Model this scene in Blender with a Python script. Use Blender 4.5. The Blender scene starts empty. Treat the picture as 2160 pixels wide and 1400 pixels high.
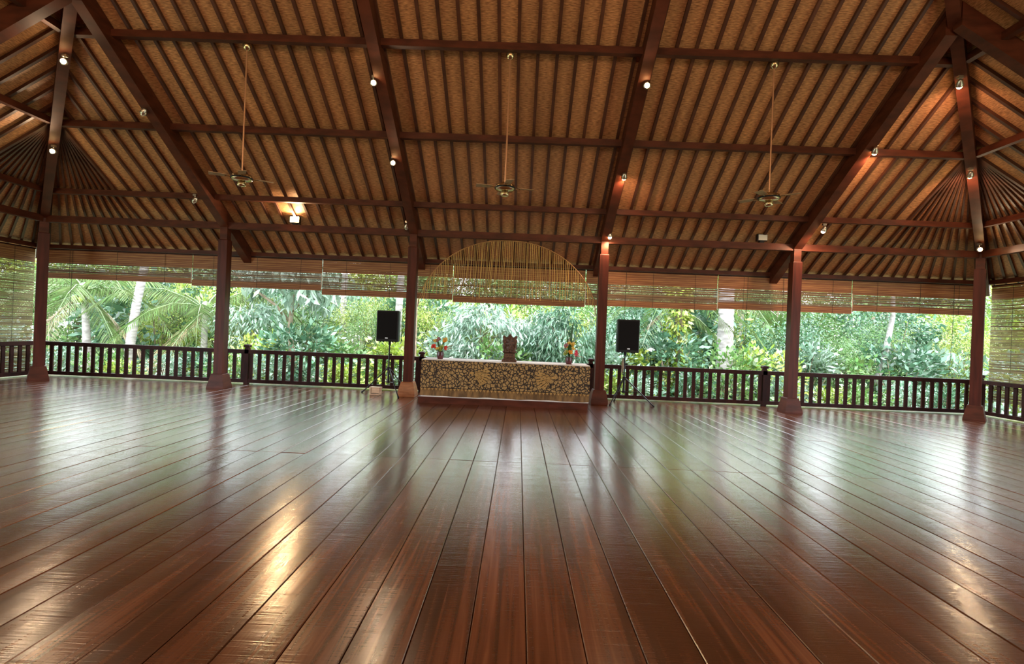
import bpy, math, random
import numpy as np
from mathutils import Vector, Matrix

sc = bpy.context.scene
COL = sc.collection
R = math.radians
random.seed(7)
rng = np.random.default_rng(11)

# ------------------------------------------------------------------ camera, sky, exposure
cam_d = bpy.data.cameras.new('camera')
cam = bpy.data.objects.new('camera', cam_d)
COL.objects.link(cam)
cam_d.sensor_fit = 'HORIZONTAL'
cam_d.sensor_width = 36.0
cam_d.lens = 1093.49 / 2160 * 36.0
cam_d.clip_start = 0.05
cam_d.clip_end = 300
_M = [[0.9990926, -0.0121615, -0.0408175], [0.0121372, 0.9999260, -0.0008425], [0.0408247, 0.0003464, 0.9991663]]
cam.matrix_world = Matrix(((_M[0][0], _M[0][2], -_M[0][1], 0.3031),
                           (_M[1][0], _M[1][2], -_M[1][1], -11.6094),
                           (_M[2][0], _M[2][2], -_M[2][1], 1.5333),
                           (0, 0, 0, 1)))
sc.camera = cam

SKY = 7.0
LAMP = 0.6
world = bpy.data.worlds.new('overcast_sky')
sc.world = world
world.use_nodes = True
wn = world.node_tree.nodes
wl = world.node_tree.links
wn.clear()
w_out = wn.new('ShaderNodeOutputWorld')
w_bg = wn.new('ShaderNodeBackground')
w_tc = wn.new('ShaderNodeTexCoord')
w_sep = wn.new('ShaderNodeSeparateXYZ')
w_cr = wn.new('ShaderNodeValToRGB')
wl.new(w_tc.outputs['Generated'], w_sep.inputs[0])
wl.new(w_sep.outputs['Z'], w_cr.inputs[0])
w_cr.color_ramp.elements[0].position = 0.0
w_cr.color_ramp.elements[0].color = (0.92, 0.96, 1.0, 1)
w_cr.color_ramp.elements[1].position = 1.0
w_cr.color_ramp.elements[1].color = (0.78, 0.88, 1.0, 1)
wl.new(w_cr.outputs[0], w_bg.inputs[0])
w_bg.inputs[1].default_value = SKY
wl.new(w_bg.outputs[0], w_out.inputs[0])

sun_d = bpy.data.lights.new('hazy_sun', 'SUN')
sun_d.energy = 5.0
sun_d.angle = R(30)
sun_d.color = (1.0, 0.96, 0.88)
sun = bpy.data.objects.new('hazy_sun', sun_d)
COL.objects.link(sun)
sun.rotation_euler = (R(32), R(18), 0)

sc.view_settings.view_transform = 'Standard'
sc.view_settings.look = 'None'
sc.view_settings.exposure = 0.0
sc.view_settings.gamma = 1.0
sc.view_settings.use_curve_mapping = False
sc.cycles.use_denoising = True
sc.cycles.max_bounces = 7
sc.cycles.diffuse_bounces = 5
sc.cycles.glossy_bounces = 3
sc.cycles.transmission_bounces = 4
sc.cycles.sample_clamp_indirect = 6.0
sc.cycles.caustics_reflective = False
sc.cycles.caustics_refractive = False


# ------------------------------------------------------------------ materials
def mat(name, c1, c2=None, rough=0.5, scale=(6, 6, 6), detail=3, spec=0.5, metal=0.0, bump=0.0, bscale=None,
        ramp=(0.35, 0.65), transl=0.0, vary=0.0, island=0.0, coat=0.0, emit=None):
    m = bpy.data.materials.new(name)
    m.use_nodes = True
    nt = m.node_tree
    n, l = nt.nodes, nt.links
    b = n['Principled BSDF']
    b.inputs['Roughness'].default_value = rough
    b.inputs['Metallic'].default_value = metal
    b.inputs['Specular IOR Level'].default_value = spec
    b.inputs['Coat Weight'].default_value = coat
    b.inputs['Coat Roughness'].default_value = 0.15
    col = None
    if c2 is None:
        b.inputs['Base Color'].default_value = (*c1, 1)
        rgb = n.new('ShaderNodeRGB')
        rgb.outputs[0].default_value = (*c1, 1)
        col = rgb.outputs[0]
    else:
        tc = n.new('ShaderNodeTexCoord')
        mp = n.new('ShaderNodeMapping')
        mp.inputs['Scale'].default_value = scale
        l.new(tc.outputs['Object'], mp.inputs[0])
        nz = n.new('ShaderNodeTexNoise')
        nz.inputs['Scale'].default_value = 1.0
        nz.inputs['Detail'].default_value = detail
        l.new(mp.outputs[0], nz.inputs['Vector'])
        cr = n.new('ShaderNodeValToRGB')
        cr.color_ramp.elements[0].position = ramp[0]
        cr.color_ramp.elements[1].position = ramp[1]
        cr.color_ramp.elements[0].color = (*c1, 1)
        cr.color_ramp.elements[1].color = (*c2, 1)
        l.new(nz.outputs[0], cr.inputs[0])
        col = cr.outputs[0]
        if bump:
            bp = n.new('ShaderNodeBump')
            bp.inputs['Strength'].default_value = bump
            bp.inputs['Distance'].default_value = 0.01
            l.new(nz.outputs[0], bp.inputs['Height'])
            l.new(bp.outputs[0], b.inputs['Normal'])
    if vary or island:
        hs = n.new('ShaderNodeHueSaturation')
        l.new(col, hs.inputs['Color'])
        src = None
        if vary:
            oi = n.new('ShaderNodeObjectInfo')
            mr = n.new('ShaderNodeMapRange')
            mr.inputs[3].default_value = 1 - vary
            mr.inputs[4].default_value = 1 + vary
            l.new(oi.outputs['Random'], mr.inputs[0])
            src = mr.outputs[0]
        if island:
            ge = n.new('ShaderNodeNewGeometry')
            mr2 = n.new('ShaderNodeMapRange')
            mr2.inputs[3].default_value = 1 - island
            mr2.inputs[4].default_value = 1 + island
            l.new(ge.outputs['Random Per Island'], mr2.inputs[0])
            if src is not None:
                mm = n.new('ShaderNodeMath')
                mm.operation = 'MULTIPLY'
                l.new(src, mm.inputs[0])
                l.new(mr2.outputs[0], mm.inputs[1])
                src = mm.outputs[0]
            else:
                src = mr2.outputs[0]
            mh = n.new('ShaderNodeMapRange')
            mh.inputs[3].default_value = 0.5 - island * 0.06
            mh.inputs[4].default_value = 0.5 + island * 0.06
            l.new(ge.outputs['Random Per Island'], mh.inputs[0])
            l.new(mh.outputs[0], hs.inputs['Hue'])
        l.new(src, hs.inputs['Value'])
        col = hs.outputs[0]
    l.new(col, b.inputs['Base Color'])
    if emit:
        b.inputs['Emission Color'].default_value = (*emit[0], 1)
        b.inputs['Emission Strength'].default_value = emit[1]
    if transl:
        tr = n.new('ShaderNodeBsdfTranslucent')
        l.new(col, tr.inputs[0])
        mx = n.new('ShaderNodeMixShader')
        mx.inputs[0].default_value = transl
        l.new(b.outputs[0], mx.inputs[1])
        l.new(tr.outputs[0], mx.inputs[2])
        l.new(mx.outputs[0], n['Material Output'].inputs[0])
    return m


WOOD = mat('red_brown_timber', (0.058, 0.0145, 0.007), (0.105, 0.026, 0.0125), 0.5, (3, 3, 9), bump=0.15, spec=0.25)
POST = mat('column_timber', (0.05, 0.010, 0.005), (0.095, 0.019, 0.010), 0.5, (14, 14, 1.2), bump=0.1, spec=0.25)
BASE3 = mat('pale_wood_plinth', (0.30, 0.11, 0.045), (0.46, 0.20, 0.085), 0.35, (5, 5, 26), bump=0.1)  # paler brown, for the plinth left of the altar
DARKW = mat('dark_rafter_timber', (0.06, 0.02, 0.011), (0.10, 0.035, 0.02), 0.5, (4, 4, 4), vary=0.25)
RAILW = mat('railing_timber', (0.02, 0.006, 0.005), (0.04, 0.011, 0.008), 0.55, (9, 9, 3), vary=0.15, spec=0.15)
THATCH = mat('thatch', (0.10, 0.075, 0.04), (0.2, 0.15, 0.08), 0.9, (3, 3, 3))
SLAT = mat('split_bamboo_slat', (0.30, 0.135, 0.055), (0.50, 0.26, 0.115), 0.6, (2.2, 2.2, 60), island=0.3, transl=0.22)
SLATG = mat('olive_bamboo_slat', (0.22, 0.17, 0.08), (0.36, 0.29, 0.15), 0.6, (2.2, 2.2, 60), island=0.3, transl=0.35)  # more olive than the slats of the back blinds
SLATS = mat('backlit_bamboo_slat', (0.15, 0.085, 0.045), (0.30, 0.20, 0.12), 0.6, (2.2, 2.2, 60), island=0.35, transl=0.08)  # slat bamboo with the dark of backlighting put into its colour
CORD = mat('dark_blind_cord', (0.05, 0.04, 0.03), rough=0.8)
WCORD = mat('pale_rope', (0.75, 0.72, 0.66), rough=0.8)
HOOP = mat('bamboo_hoop', (0.33, 0.17, 0.06), (0.48, 0.27, 0.10), 0.5, (8, 8, 8))
STRAND = mat('dried_palm_strand', (0.62, 0.42, 0.12), (0.78, 0.58, 0.2), 0.6, (9, 9, 3), vary=0.25, transl=0.3)
BLACK = mat('black_plastic', (0.008, 0.008, 0.009), (0.013, 0.013, 0.013), 0.55, (40, 40, 40), spec=0.25)
GRILLE = mat('black_speaker_grille', (0.004, 0.004, 0.005), (0.008, 0.008, 0.008), 0.8, (300, 300, 300), spec=0.15)
METAL = mat('black_painted_metal', (0.02, 0.02, 0.022), rough=0.3, metal=0.6)
BADGE = mat('silver_badge', (0.7, 0.7, 0.72), rough=0.3, metal=0.7)
BRASS = mat('antique_brass', (0.62, 0.50, 0.30), rough=0.25, metal=1.0)
COPPER = mat('copper_rod', (0.62, 0.34, 0.2), rough=0.35, metal=0.6)
BLADE = mat('fan_blade_wood', (0.36, 0.21, 0.11), (0.46, 0.28, 0.15), 0.45, (10, 10, 10))
CHROME = mat('pale_lamp_metal', (0.6, 0.57, 0.5), rough=0.3, metal=0.9)
BULB = mat('glowing_bulb', (1, 0.8, 0.5), emit=((1.0, 0.62, 0.25), 60.0))
BULBOFF = mat('lamp_reflector', (0.9, 0.87, 0.8), rough=0.15, metal=0.6)
WHITE = mat('white_lamp_glass', (0.75, 0.74, 0.72), rough=0.4)
STATUE = mat('dark_carved_wood', (0.035, 0.018, 0.012), (0.13, 0.06, 0.035), 0.5, (30, 30, 30), bump=0.5)
WCLOTH = mat('white_cotton', (0.8, 0.79, 0.76), rough=0.8)
CRATE = mat('pale_split_bamboo', (0.55, 0.38, 0.25), (0.72, 0.55, 0.38), 0.6, (6, 6, 40))
POTM = mat('dark_glazed_pot', (0.05, 0.02, 0.025), (0.14, 0.04, 0.05), 0.25, (8, 8, 8))
RED = mat('red_flower', (0.6, 0.03, 0.03), (0.75, 0.10, 0.04), 0.5, (20, 20, 20))
PINK = mat('pink_flower', (0.75, 0.04, 0.12), (0.8, 0.12, 0.2), 0.5, (20, 20, 20))
ORANGE = mat('orange_flower', (0.75, 0.25, 0.03), (0.8, 0.42, 0.05), 0.5, (20, 20, 20))
YELLOW = mat('yellow_flower', (0.7, 0.5, 0.08), (0.75, 0.6, 0.16), 0.5, (20, 20, 20))
MAUVE = mat('mauve_flower', (0.25, 0.10, 0.13), (0.4, 0.2, 0.22), 0.6, (20, 20, 20))
LEAFD = mat('glossy_dark_leaf', (0.03, 0.10, 0.03), (0.07, 0.2, 0.06), 0.35, (10, 10, 10), transl=0.2)
# foliage
GL = dict(rough=0.25, spec=0.9, transl=0.17, vary=0.15, island=0.45)
F_MID = mat('mid_green_foliage', (0.13, 0.25, 0.07), (0.24, 0.40, 0.13), scale=(0.8, 0.8, 0.8), **GL)
F_YEL = mat('yellow_green_foliage', (0.28, 0.40, 0.06), (0.48, 0.55, 0.12), scale=(0.8, 0.8, 0.8), **GL)
F_DARK = mat('blue_green_foliage', (0.07, 0.16, 0.09), (0.15, 0.30, 0.17), scale=(0.8, 0.8, 0.8), **GL)
F_PALE = mat('silvery_foliage', (0.20, 0.33, 0.23), (0.40, 0.53, 0.43), scale=(0.8, 0.8, 0.8), **GL)
F_FROND = mat('palm_frond_green', (0.11, 0.20, 0.055), (0.25, 0.33, 0.13), scale=(1, 1, 1), **GL)
F_DRY = mat('dry_palm_frond', (0.46, 0.36, 0.24), (0.62, 0.52, 0.38), scale=(1, 1, 1), **GL)
BARK = mat('grey_palm_bark', (0.28, 0.26, 0.25), (0.58, 0.55, 0.54), 0.8, (3, 3, 11), bump=0.4)
BARKB = mat('brown_bark', (0.20, 0.15, 0.10), (0.36, 0.29, 0.21), 0.85, (6, 6, 6), bump=0.4)
SOIL = mat('garden_ground', (0.22, 0.27, 0.12), (0.42, 0.46, 0.26), 0.9, (1.2, 1.2, 1.2))
UNDERF = mat('dark_underfloor', (0.09, 0.03, 0.018), (0.14, 0.05, 0.03), 0.5, (3, 3, 3))


def plank_material():
    m = bpy.data.materials.new('varnished_hardwood_plank')
    m.use_nodes = True
    n, l = m.node_tree.nodes, m.node_tree.links
    b = n['Principled BSDF']
    tc = n.new('ShaderNodeTexCoord')
    oi = n.new('ShaderNodeObjectInfo')
    sc_ = n.new('ShaderNodeVectorMath'); sc_.operation = 'SCALE'
    cmb = n.new('ShaderNodeCombineXYZ')
    for k in range(3):
        l.new(oi.outputs['Random'], cmb.inputs[k])
    l.new(cmb.outputs[0], sc_.inputs[0]); sc_.inputs['Scale'].default_value = 87.0
    add = n.new('ShaderNodeVectorMath'); add.operation = 'ADD'
    l.new(tc.outputs['Object'], add.inputs[0]); l.new(sc_.outputs[0], add.inputs[1])

    def noise(scale, detail=3, dist=0.0):
        mp = n.new('ShaderNodeMapping'); mp.inputs['Scale'].default_value = scale
        l.new(add.outputs[0], mp.inputs[0])
        z = n.new('ShaderNodeTexNoise'); z.inputs['Scale'].default_value = 1
        z.inputs['Detail'].default_value = detail; z.inputs['Distortion'].default_value = dist
        l.new(mp.outputs[0], z.inputs['Vector'])
        return z.outputs[0]
    grain = noise((20, 0.7, 1), 5, 0.7)
    blot = noise((3.0, 0.5, 1), 2)
    saw = noise((1.5, 120, 1), 1)
    und = noise((5.0, 0.9, 1), 1)
    cr = n.new('ShaderNodeValToRGB')
    e = cr.color_ramp.elements
    e[0].position = 0.30; e[0].color = (0.085, 0.031, 0.013, 1)
    e[1].position = 0.72; e[1].color = (0.25, 0.094, 0.040, 1)
    em = e.new(0.5); em.color = (0.165, 0.057, 0.024, 1)
    l.new(grain, cr.inputs[0])
    cb = n.new('ShaderNodeValToRGB')
    cb.color_ramp.elements[0].position = 0.35; cb.color_ramp.elements[0].color = (0.62, 0.60, 0.58, 1)
    cb.color_ramp.elements[1].position = 0.68; cb.color_ramp.elements[1].color = (1.12, 1.05, 1.0, 1)
    l.new(blot, cb.inputs[0])
    mx = n.new('ShaderNodeMix'); mx.data_type = 'RGBA'; mx.blend_type = 'MULTIPLY'
    mx.inputs[0].default_value = 1.0
    l.new(cr.outputs[0], mx.inputs[6]); l.new(cb.outputs[0], mx.inputs[7])
    hs = n.new('ShaderNodeHueSaturation')
    mr = n.new('ShaderNodeMapRange'); mr.inputs[3].default_value = 0.78; mr.inputs[4].default_value = 1.22
    l.new(oi.outputs['Random'], mr.inputs[0]); l.new(mr.outputs[0], hs.inputs['Value'])
    l.new(mx.outputs[2], hs.inputs['Color'])
    l.new(hs.outputs[0], b.inputs['Base Color'])
    rr = n.new('ShaderNodeMapRange'); rr.inputs[3].default_value = 0.13; rr.inputs[4].default_value = 0.26
    l.new(blot, rr.inputs[0]); l.new(rr.outputs[0], b.inputs['Roughness'])
    b.inputs['Specular IOR Level'].default_value = 0.7
    b.inputs['Coat Weight'].default_value = 0.4
    b.inputs['Coat Roughness'].default_value = 0.22
    b.inputs['Coat IOR'].default_value = 1.55
    b1 = n.new('ShaderNodeBump'); b1.inputs['Strength'].default_value = 0.22; b1.inputs['Distance'].default_value = 0.004
    l.new(saw, b1.inputs['Height'])
    b2 = n.new('ShaderNodeBump'); b2.inputs['Strength'].default_value = 0.15; b2.inputs['Distance'].default_value = 0.006
    l.new(und, b2.inputs['Height']); l.new(b1.outputs[0], b2.inputs['Normal'])
    l.new(b2.outputs[0], b.inputs['Normal'])
    l.new(b2.outputs[0], b.inputs['Coat Normal'])
    return m


def mat_weave():
    m = bpy.data.materials.new('woven_bamboo_mat')
    m.use_nodes = True
    n, l = m.node_tree.nodes, m.node_tree.links
    b = n['Principled BSDF']
    uv = n.new('ShaderNodeUVMap'); uv.uv_map = 'uv'

    def noise(scale, detail=2):
        mp = n.new('ShaderNodeMapping'); mp.inputs['Scale'].default_value = scale
        l.new(uv.outputs[0], mp.inputs[0])
        z = n.new('ShaderNodeTexNoise'); z.inputs['Scale'].default_value = 1
        z.inputs['Detail'].default_value = detail
        l.new(mp.outputs[0], z.inputs['Vector'])
        return z.outputs[0]
    lines = noise((13, 85, 1), 3)
    big = noise((2.2, 0.7, 1), 2)
    cr = n.new('ShaderNodeValToRGB')
    e = cr.color_ramp.elements
    e[0].position = 0.33; e[0].color = (0.26, 0.112, 0.05, 1)
    e[1].position = 0.70; e[1].color = (0.72, 0.37, 0.175, 1)
    l.new(lines, cr.inputs[0])
    hs = n.new('ShaderNodeHueSaturation')
    oi = n.new('ShaderNodeObjectInfo')
    ad = n.new('ShaderNodeMath'); ad.operation = 'ADD'
    m1 = n.new('ShaderNodeMapRange'); m1.inputs[3].default_value = 0.35; m1.inputs[4].default_value = 0.60
    m2 = n.new('ShaderNodeMapRange'); m2.inputs[1].default_value = 0.3; m2.inputs[2].default_value = 0.7
    m2.inputs[3].default_value = 0.40; m2.inputs[4].default_value = 0.65
    l.new(oi.outputs['Random'], m1.inputs[0]); l.new(big, m2.inputs[0])
    l.new(m1.outputs[0], ad.inputs[0]); l.new(m2.outputs[0], ad.inputs[1])
    l.new(ad.outputs[0], hs.inputs['Value'])
    l.new(cr.outputs[0], hs.inputs['Color'])
    l.new(hs.outputs[0], b.inputs['Base Color'])
    b.inputs['Roughness'].default_value = 0.55
    bp = n.new('ShaderNodeBump'); bp.inputs['Strength'].default_value = 0.5; bp.inputs['Distance'].default_value = 0.01
    l.new(lines, bp.inputs['Height']); l.new(bp.outputs[0], b.inputs['Normal'])
    return m


def mat_batik(scale, dark, gold, edge):
    m = bpy.data.materials.new('gold_batik_print')
    m.use_nodes = True
    n, l = m.node_tree.nodes, m.node_tree.links
    b = n['Principled BSDF']
    tc = n.new('ShaderNodeTexCoord')
    nz = n.new('ShaderNodeTexNoise'); nz.inputs['Scale'].default_value = 22
    l.new(tc.outputs['Object'], nz.inputs['Vector'])
    ad = n.new('ShaderNodeMix'); ad.data_type = 'VECTOR'; ad.inputs[0].default_value = 0.035
    l.new(tc.outputs['Object'], ad.inputs[4]); l.new(nz.outputs['Color'], ad.inputs[5])
    v = n.new('ShaderNodeTexVoronoi'); v.feature = 'DISTANCE_TO_EDGE'; v.inputs['Scale'].default_value = scale
    l.new(ad.outputs[1], v.inputs['Vector'])
    cr = n.new('ShaderNodeValToRGB')
    e = cr.color_ramp.elements
    e[0].position = edge; e[0].color = (*dark, 1)
    e[1].position = edge + 0.06; e[1].color = (*gold, 1)
    l.new(v.outputs['Distance'], cr.inputs[0])
    v2 = n.new('ShaderNodeTexNoise'); v2.inputs['Scale'].default_value = 60
    l.new(tc.outputs['Object'], v2.inputs['Vector'])
    c2 = n.new('ShaderNodeValToRGB')
    c2.color_ramp.elements[0].position = 0.40; c2.color_ramp.elements[0].color = (0.35, 0.28, 0.2, 1)
    c2.color_ramp.elements[1].position = 0.52; c2.color_ramp.elements[1].color = (1, 1, 1, 1)
    l.new(v2.outputs[0], c2.inputs[0])
    mx = n.new('ShaderNodeMix'); mx.data_type = 'RGBA'; mx.blend_type = 'MULTIPLY'; mx.inputs[0].default_value = 0.8
    l.new(cr.outputs[0], mx.inputs[6]); l.new(c2.outputs[0], mx.inputs[7])
    l.new(mx.outputs[2], b.inputs['Base Color'])
    b.inputs['Roughness'].default_value = 0.5
    return m


PLANK = plank_material()
MATW = mat_weave()
BATIK = mat_batik(15, (0.012, 0.007, 0.006), (0.44, 0.30, 0.12), 0.075)
BAND = mat('gold_brown_border', (0.10, 0.055, 0.018), (0.26, 0.15, 0.05), 0.5, (14, 14, 4))
GOLD = mat('gold_print', (0.40, 0.24, 0.07), (0.50, 0.33, 0.12), 0.4, (20, 20, 20))


# ------------------------------------------------------------------ mesh helpers
class MB:
    """collects shapes, then links them as one mesh object"""
    def __init__(s):
        s.v, s.f, s.uv = [], [], []

    def add(s, V, F, uv=None):
        o = len(s.v)
        s.v += [tuple(p) for p in V]
        s.f += [tuple(i + o for i in f) for f in F]
        if uv is not None:
            s.uv += list(uv)
        return s

    def hexa(s, P, uv=None):
        return s.add(P, [(0, 3, 2, 1), (4, 5, 6, 7), (0, 1, 5, 4), (1, 2, 6, 5), (2, 3, 7, 6), (3, 0, 4, 7)], uv)

    def box(s, c, d, rz=0.0):
        x, y, z = d[0] / 2, d[1] / 2, d[2] / 2
        P = [(-x, -y, -z), (x, -y, -z), (x, y, -z), (-x, y, -z), (-x, -y, z), (x, -y, z), (x, y, z), (-x, y, z)]
        ca, sa = math.cos(rz), math.sin(rz)
        return s.hexa([(c[0] + p[0] * ca - p[1] * sa, c[1] + p[0] * sa + p[1] * ca, c[2] + p[2]) for p in P])

    def frustum(s, c, prof, rz=0.0, sides=4, phase=math.pi / 4):
        """prof: (half width, z) rings of a square (or round) profile"""
        V, F = [], []
        k = 1 / math.cos(math.pi / sides) if sides == 4 else 1
        for r, z in prof:
            for i in range(sides):
                a = phase + rz + 2 * math.pi * i / sides
                V.append((c[0] + r * k * math.cos(a), c[1] + r * k * math.sin(a), c[2] + z))
        for j in range(len(prof) - 1):
            for i in range(sides):
                i2 = (i + 1) % sides
                F.append((j * sides + i, j * sides + i2, (j + 1) * sides + i2, (j + 1) * sides + i))
        F.append(tuple(range(sides - 1, -1, -1)))
        F.append(tuple((len(prof) - 1) * sides + i for i in range(sides)))
        return s.add(V, F)

    def tube(s, pts, rad, n=8):
        pts = [Vector(p) for p in pts]
        if not hasattr(rad, '__len__'):
            rad = [rad] * len(pts)
        V, F = [], []
        for i, p in enumerate(pts):
            d = (pts[min(i + 1, len(pts) - 1)] - pts[max(i - 1, 0)]).normalized()
            up = Vector((0, 0, 1)) if abs(d.z) < 0.95 else Vector((1, 0, 0))
            a = d.cross(up).normalized()
            b = d.cross(a)
            for k in range(n):
                t = 2 * math.pi * k / n
                V.append(p + a * rad[i] * math.cos(t) + b * rad[i] * math.sin(t))
        for i in range(len(pts) - 1):
            for k in range(n):
                k2 = (k + 1) % n
                F.append((i * n + k, (i + 1) * n + k, (i + 1) * n + k2, i * n + k2))
        F.append(tuple(range(n)))
        F.append(tuple((len(pts) - 1) * n + k for k in range(n - 1, -1, -1)))
        return s.add(V, F)

    def ball(s, c, r, n=8, m=6):
        if not hasattr(r, '__len__'):
            r = (r, r, r)
        V, F = [(c[0], c[1], c[2] - r[2])], []
        for j in range(1, m):
            t = -math.pi / 2 + math.pi * j / m
            for i in range(n):
                a = 2 * math.pi * i / n
                V.append((c[0] + r[0] * math.cos(t) * math.cos(a), c[1] + r[1] * math.cos(t) * math.sin(a), c[2] + r[2] * math.sin(t)))
        V.append((c[0], c[1], c[2] + r[2]))
        for i in range(n):
            F.append((0, 1 + (i + 1) % n, 1 + i))
            F.append((len(V) - 1, 1 + (m - 2) * n + i, 1 + (m - 2) * n + (i + 1) % n))
        for j in range(m - 2):
            for i in range(n):
                i2 = (i + 1) % n
                F.append((1 + j * n + i, 1 + j * n + i2, 1 + (j + 1) * n + i2, 1 + (j + 1) * n + i))
        return s.add(V, F)

    def mesh(s, name, m, smooth=False):
        me = bpy.data.meshes.new(name)
        me.from_pydata(s.v, [], s.f)
        if s.uv:
            ul = me.uv_layers.new(name='uv')
            idx = np.zeros(len(me.loops), dtype=np.int32)
            me.loops.foreach_get('vertex_index', idx)
            ul.data.foreach_set('uv', np.array(s.uv, dtype=np.float32)[idx].ravel())
        if smooth:
            me.polygons.foreach_set('use_smooth', [True] * len(me.polygons))
        me.materials.append(m)
        me.update()
        return me

    def build(s, name, m, parent=None, loc=None, smooth=False, kind=None):
        return put(name, s.mesh(name, m, smooth), parent, loc, kind)


def put(name, me, parent=None, loc=None, kind=None, rot=None):
    o = bpy.data.objects.new(name, me)
    COL.objects.link(o)
    if parent is not None:
        o.parent = parent
    if loc is not None:
        o.location = loc
    if rot is not None:
        o.rotation_euler = rot
    if kind:
        o['kind'] = kind
    return o


def tag(o, label, cat, group=None, kind=None):
    o['label'] = label
    o['category'] = cat
    if group:
        o['group'] = group
    if kind:
        o['kind'] = kind
    return o


def thing(name, loc, label, cat, group=None, rz=0.0):
    o = bpy.data.objects.new(name, None)
    COL.objects.link(o)
    o.empty_display_size = 0.2
    o.location = loc
    o.rotation_euler = (0, 0, rz)
    return tag(o, label, cat, group)


def rel(parent, p):
    return Vector(p) - Vector(parent.location)


def np_mesh(name, V, F, m):
    """V (n,3) float, F (k,3) int -> mesh"""
    me = bpy.data.meshes.new(name)
    V = np.asarray(V, dtype=np.float32)
    F = np.asarray(F, dtype=np.int32)
    k = F.shape[1]
    me.vertices.add(len(V))
    me.vertices.foreach_set('co', V.ravel())
    me.loops.add(F.size)
    me.loops.foreach_set('vertex_index', F.ravel())
    me.polygons.add(len(F))
    me.polygons.foreach_set('loop_start', np.arange(0, F.size, k, dtype=np.int32))
    me.materials.append(m)
    me.update()
    me.validate()
    return me


# ------------------------------------------------------------------ building constants
CX = [-10.524, -6.382, -2.121, 2.147, 6.404, 10.476]      # column centres along the back
XL, XR = CX[0], CX[5]
ZP, SL = 3.807, 0.6245                                     # roof plane above the column line, pitch
DEPTH = 16.6                                               # back column line to rear column line
RIDGE = DEPTH / 2
U1, U2, U3 = 3.49, 2.041, 0.5745
EAVE = -1.0
OVER = -1.25


def rz(u, w=0.0):
    return ZP + SL * u + w


def roof_pt(side, a, u, w=0.0):
    z = rz(u, w)
    if side == 'back':
        return (a, -u, z)
    if side == 'left':
        return (XL + u, a, z)
    if side == 'right':
        return (XR - u, a, z)
    return (a, -DEPTH + u, z)


def span(side, a0, u0, a1, u1, wd, w0, w1, wd1=None):
    """a timber lying in a roof slope: vertical sides, top and bottom parallel to the slope"""
    wd1 = wd if wd1 is None else wd1
    d = Vector((a1 - a0, u1 - u0))
    d.normalize()
    n = Vector((-d.y, d.x))
    P = []
    for w in (w0, w1):
        for (a, u, s, q) in ((a0, u0, -1, wd), (a0, u0, 1, wd), (a1, u1, 1, wd1), (a1, u1, -1, wd1)):
            P.append(roof_pt(side, a + n.x * s * q / 2, u + n.y * s * q / 2, w))
    if side in ('right', 'back'):
        P = [P[i] for i in (1, 0, 3, 2, 5, 4, 7, 6)]
    return MB().hexa(P)


def level(side, a0, a1, u, wd, z0, z1):
    """a level timber along a slope (purlin, tie beam, eave beam)"""
    P = []
    for z in (z0, z1):
        for (a, q) in ((a0, -1), (a1, -1), (a1, 1), (a0, 1)):
            p = roof_pt(side, a, u + q * wd / 2)
            P.append((p[0], p[1], z))
    if side in ('back', 'left'):
        P = [P[i] for i in (3, 2, 1, 0, 7, 6, 5, 4)]
    return MB().hexa(P)


# ------------------------------------------------------------------ floor
sub = MB().box((0, -8.4, -0.17), (24.0, 19.4, 0.26))
floor = sub.build('floor', UNDERF)
floor['kind'] = 'structure'
PW = 0.285
plank_cache = {}


def plank_mesh(L):
    L = round(L, 1)
    if L not in plank_cache:
        h = L / 2 - 0.004
        prof = [(-0.1405, -0.038), (-0.1405, -0.0045), (-0.136, 0.0), (-0.05, 0.0009), (0.05, 0.0009), (0.136, 0.0), (0.1405, -0.0045), (0.1405, -0.038)]
        V = [(x, -h, z) for x, z in prof] + [(x, h, z) for x, z in prof]
        n = len(prof)
        F = [(i, i + n, (i + 1) % n + n, (i + 1) % n) for i in range(n)] + [tuple(range(n)), tuple(range(2 * n - 1, n - 1, -1))]
        plank_cache[L] = MB().add(V, F).mesh('plank', PLANK)
    return plank_cache[L], L


np_ = 83
for i in range(np_):
    x = (i - np_ / 2 + 0.42) * PW
    y1, yend = 1.3, -11.2
    if abs(x) < 4.6:
        cuts = [-5.5]
    else:
        c = random.choice([-5.5, -6.2, -4.3, -7.1, -2.6, -3.4])
        cuts = [c]
        if random.random() < 0.35:
            cuts = [c + 2.2, c - 2.6]
    edges = [y1] + cuts + [yend]
    for k in range(len(edges) - 1):
        me, L = plank_mesh(edges[k] - edges[k + 1])
        put('plank', me, floor, (x, (edges[k] + edges[k + 1]) / 2, random.uniform(-0.0015, 0.0015)),
            rot=(random.uniform(-0.0003, 0.0003), R(random.uniform(-0.22, 0.22)), 0))

# ground of the garden
gnd = MB()
gnd.add([(-70, -40, -0.95), (70, -40, -0.95), (70, 60, -0.95), (-70, 60, -0.95)], [(0, 1, 2, 3)])
go = gnd.build('ground', SOIL)
go['kind'] = 'structure'

# ------------------------------------------------------------------ roof
cov = MB()
W0, W1 = 0.175, 0.40
for side, lo, hi in (('back', XL, XR), ('rear', XL, XR), ('left', -DEPTH, 0.0), ('right', -DEPTH, 0.0)):
    e = OVER
    a0, a1 = lo + e, hi - e
    r0, r1 = lo + RIDGE, hi - RIDGE
    if side in ('left', 'right'):
        r0 = r1 = -RIDGE
    P = [roof_pt(side, a0, e, W0), roof_pt(side, a1, e, W0), roof_pt(side, r1, RIDGE, W0), roof_pt(side, r0, RIDGE, W0),
         roof_pt(side, a0, e, W1), roof_pt(side, a1, e, W1), roof_pt(side, r1, RIDGE, W1), roof_pt(side, r0, RIDGE, W1)]
    cov.hexa(P)
ceiling = cov.build('ceiling', THATCH)
ceiling['kind'] = 'structure'

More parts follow.
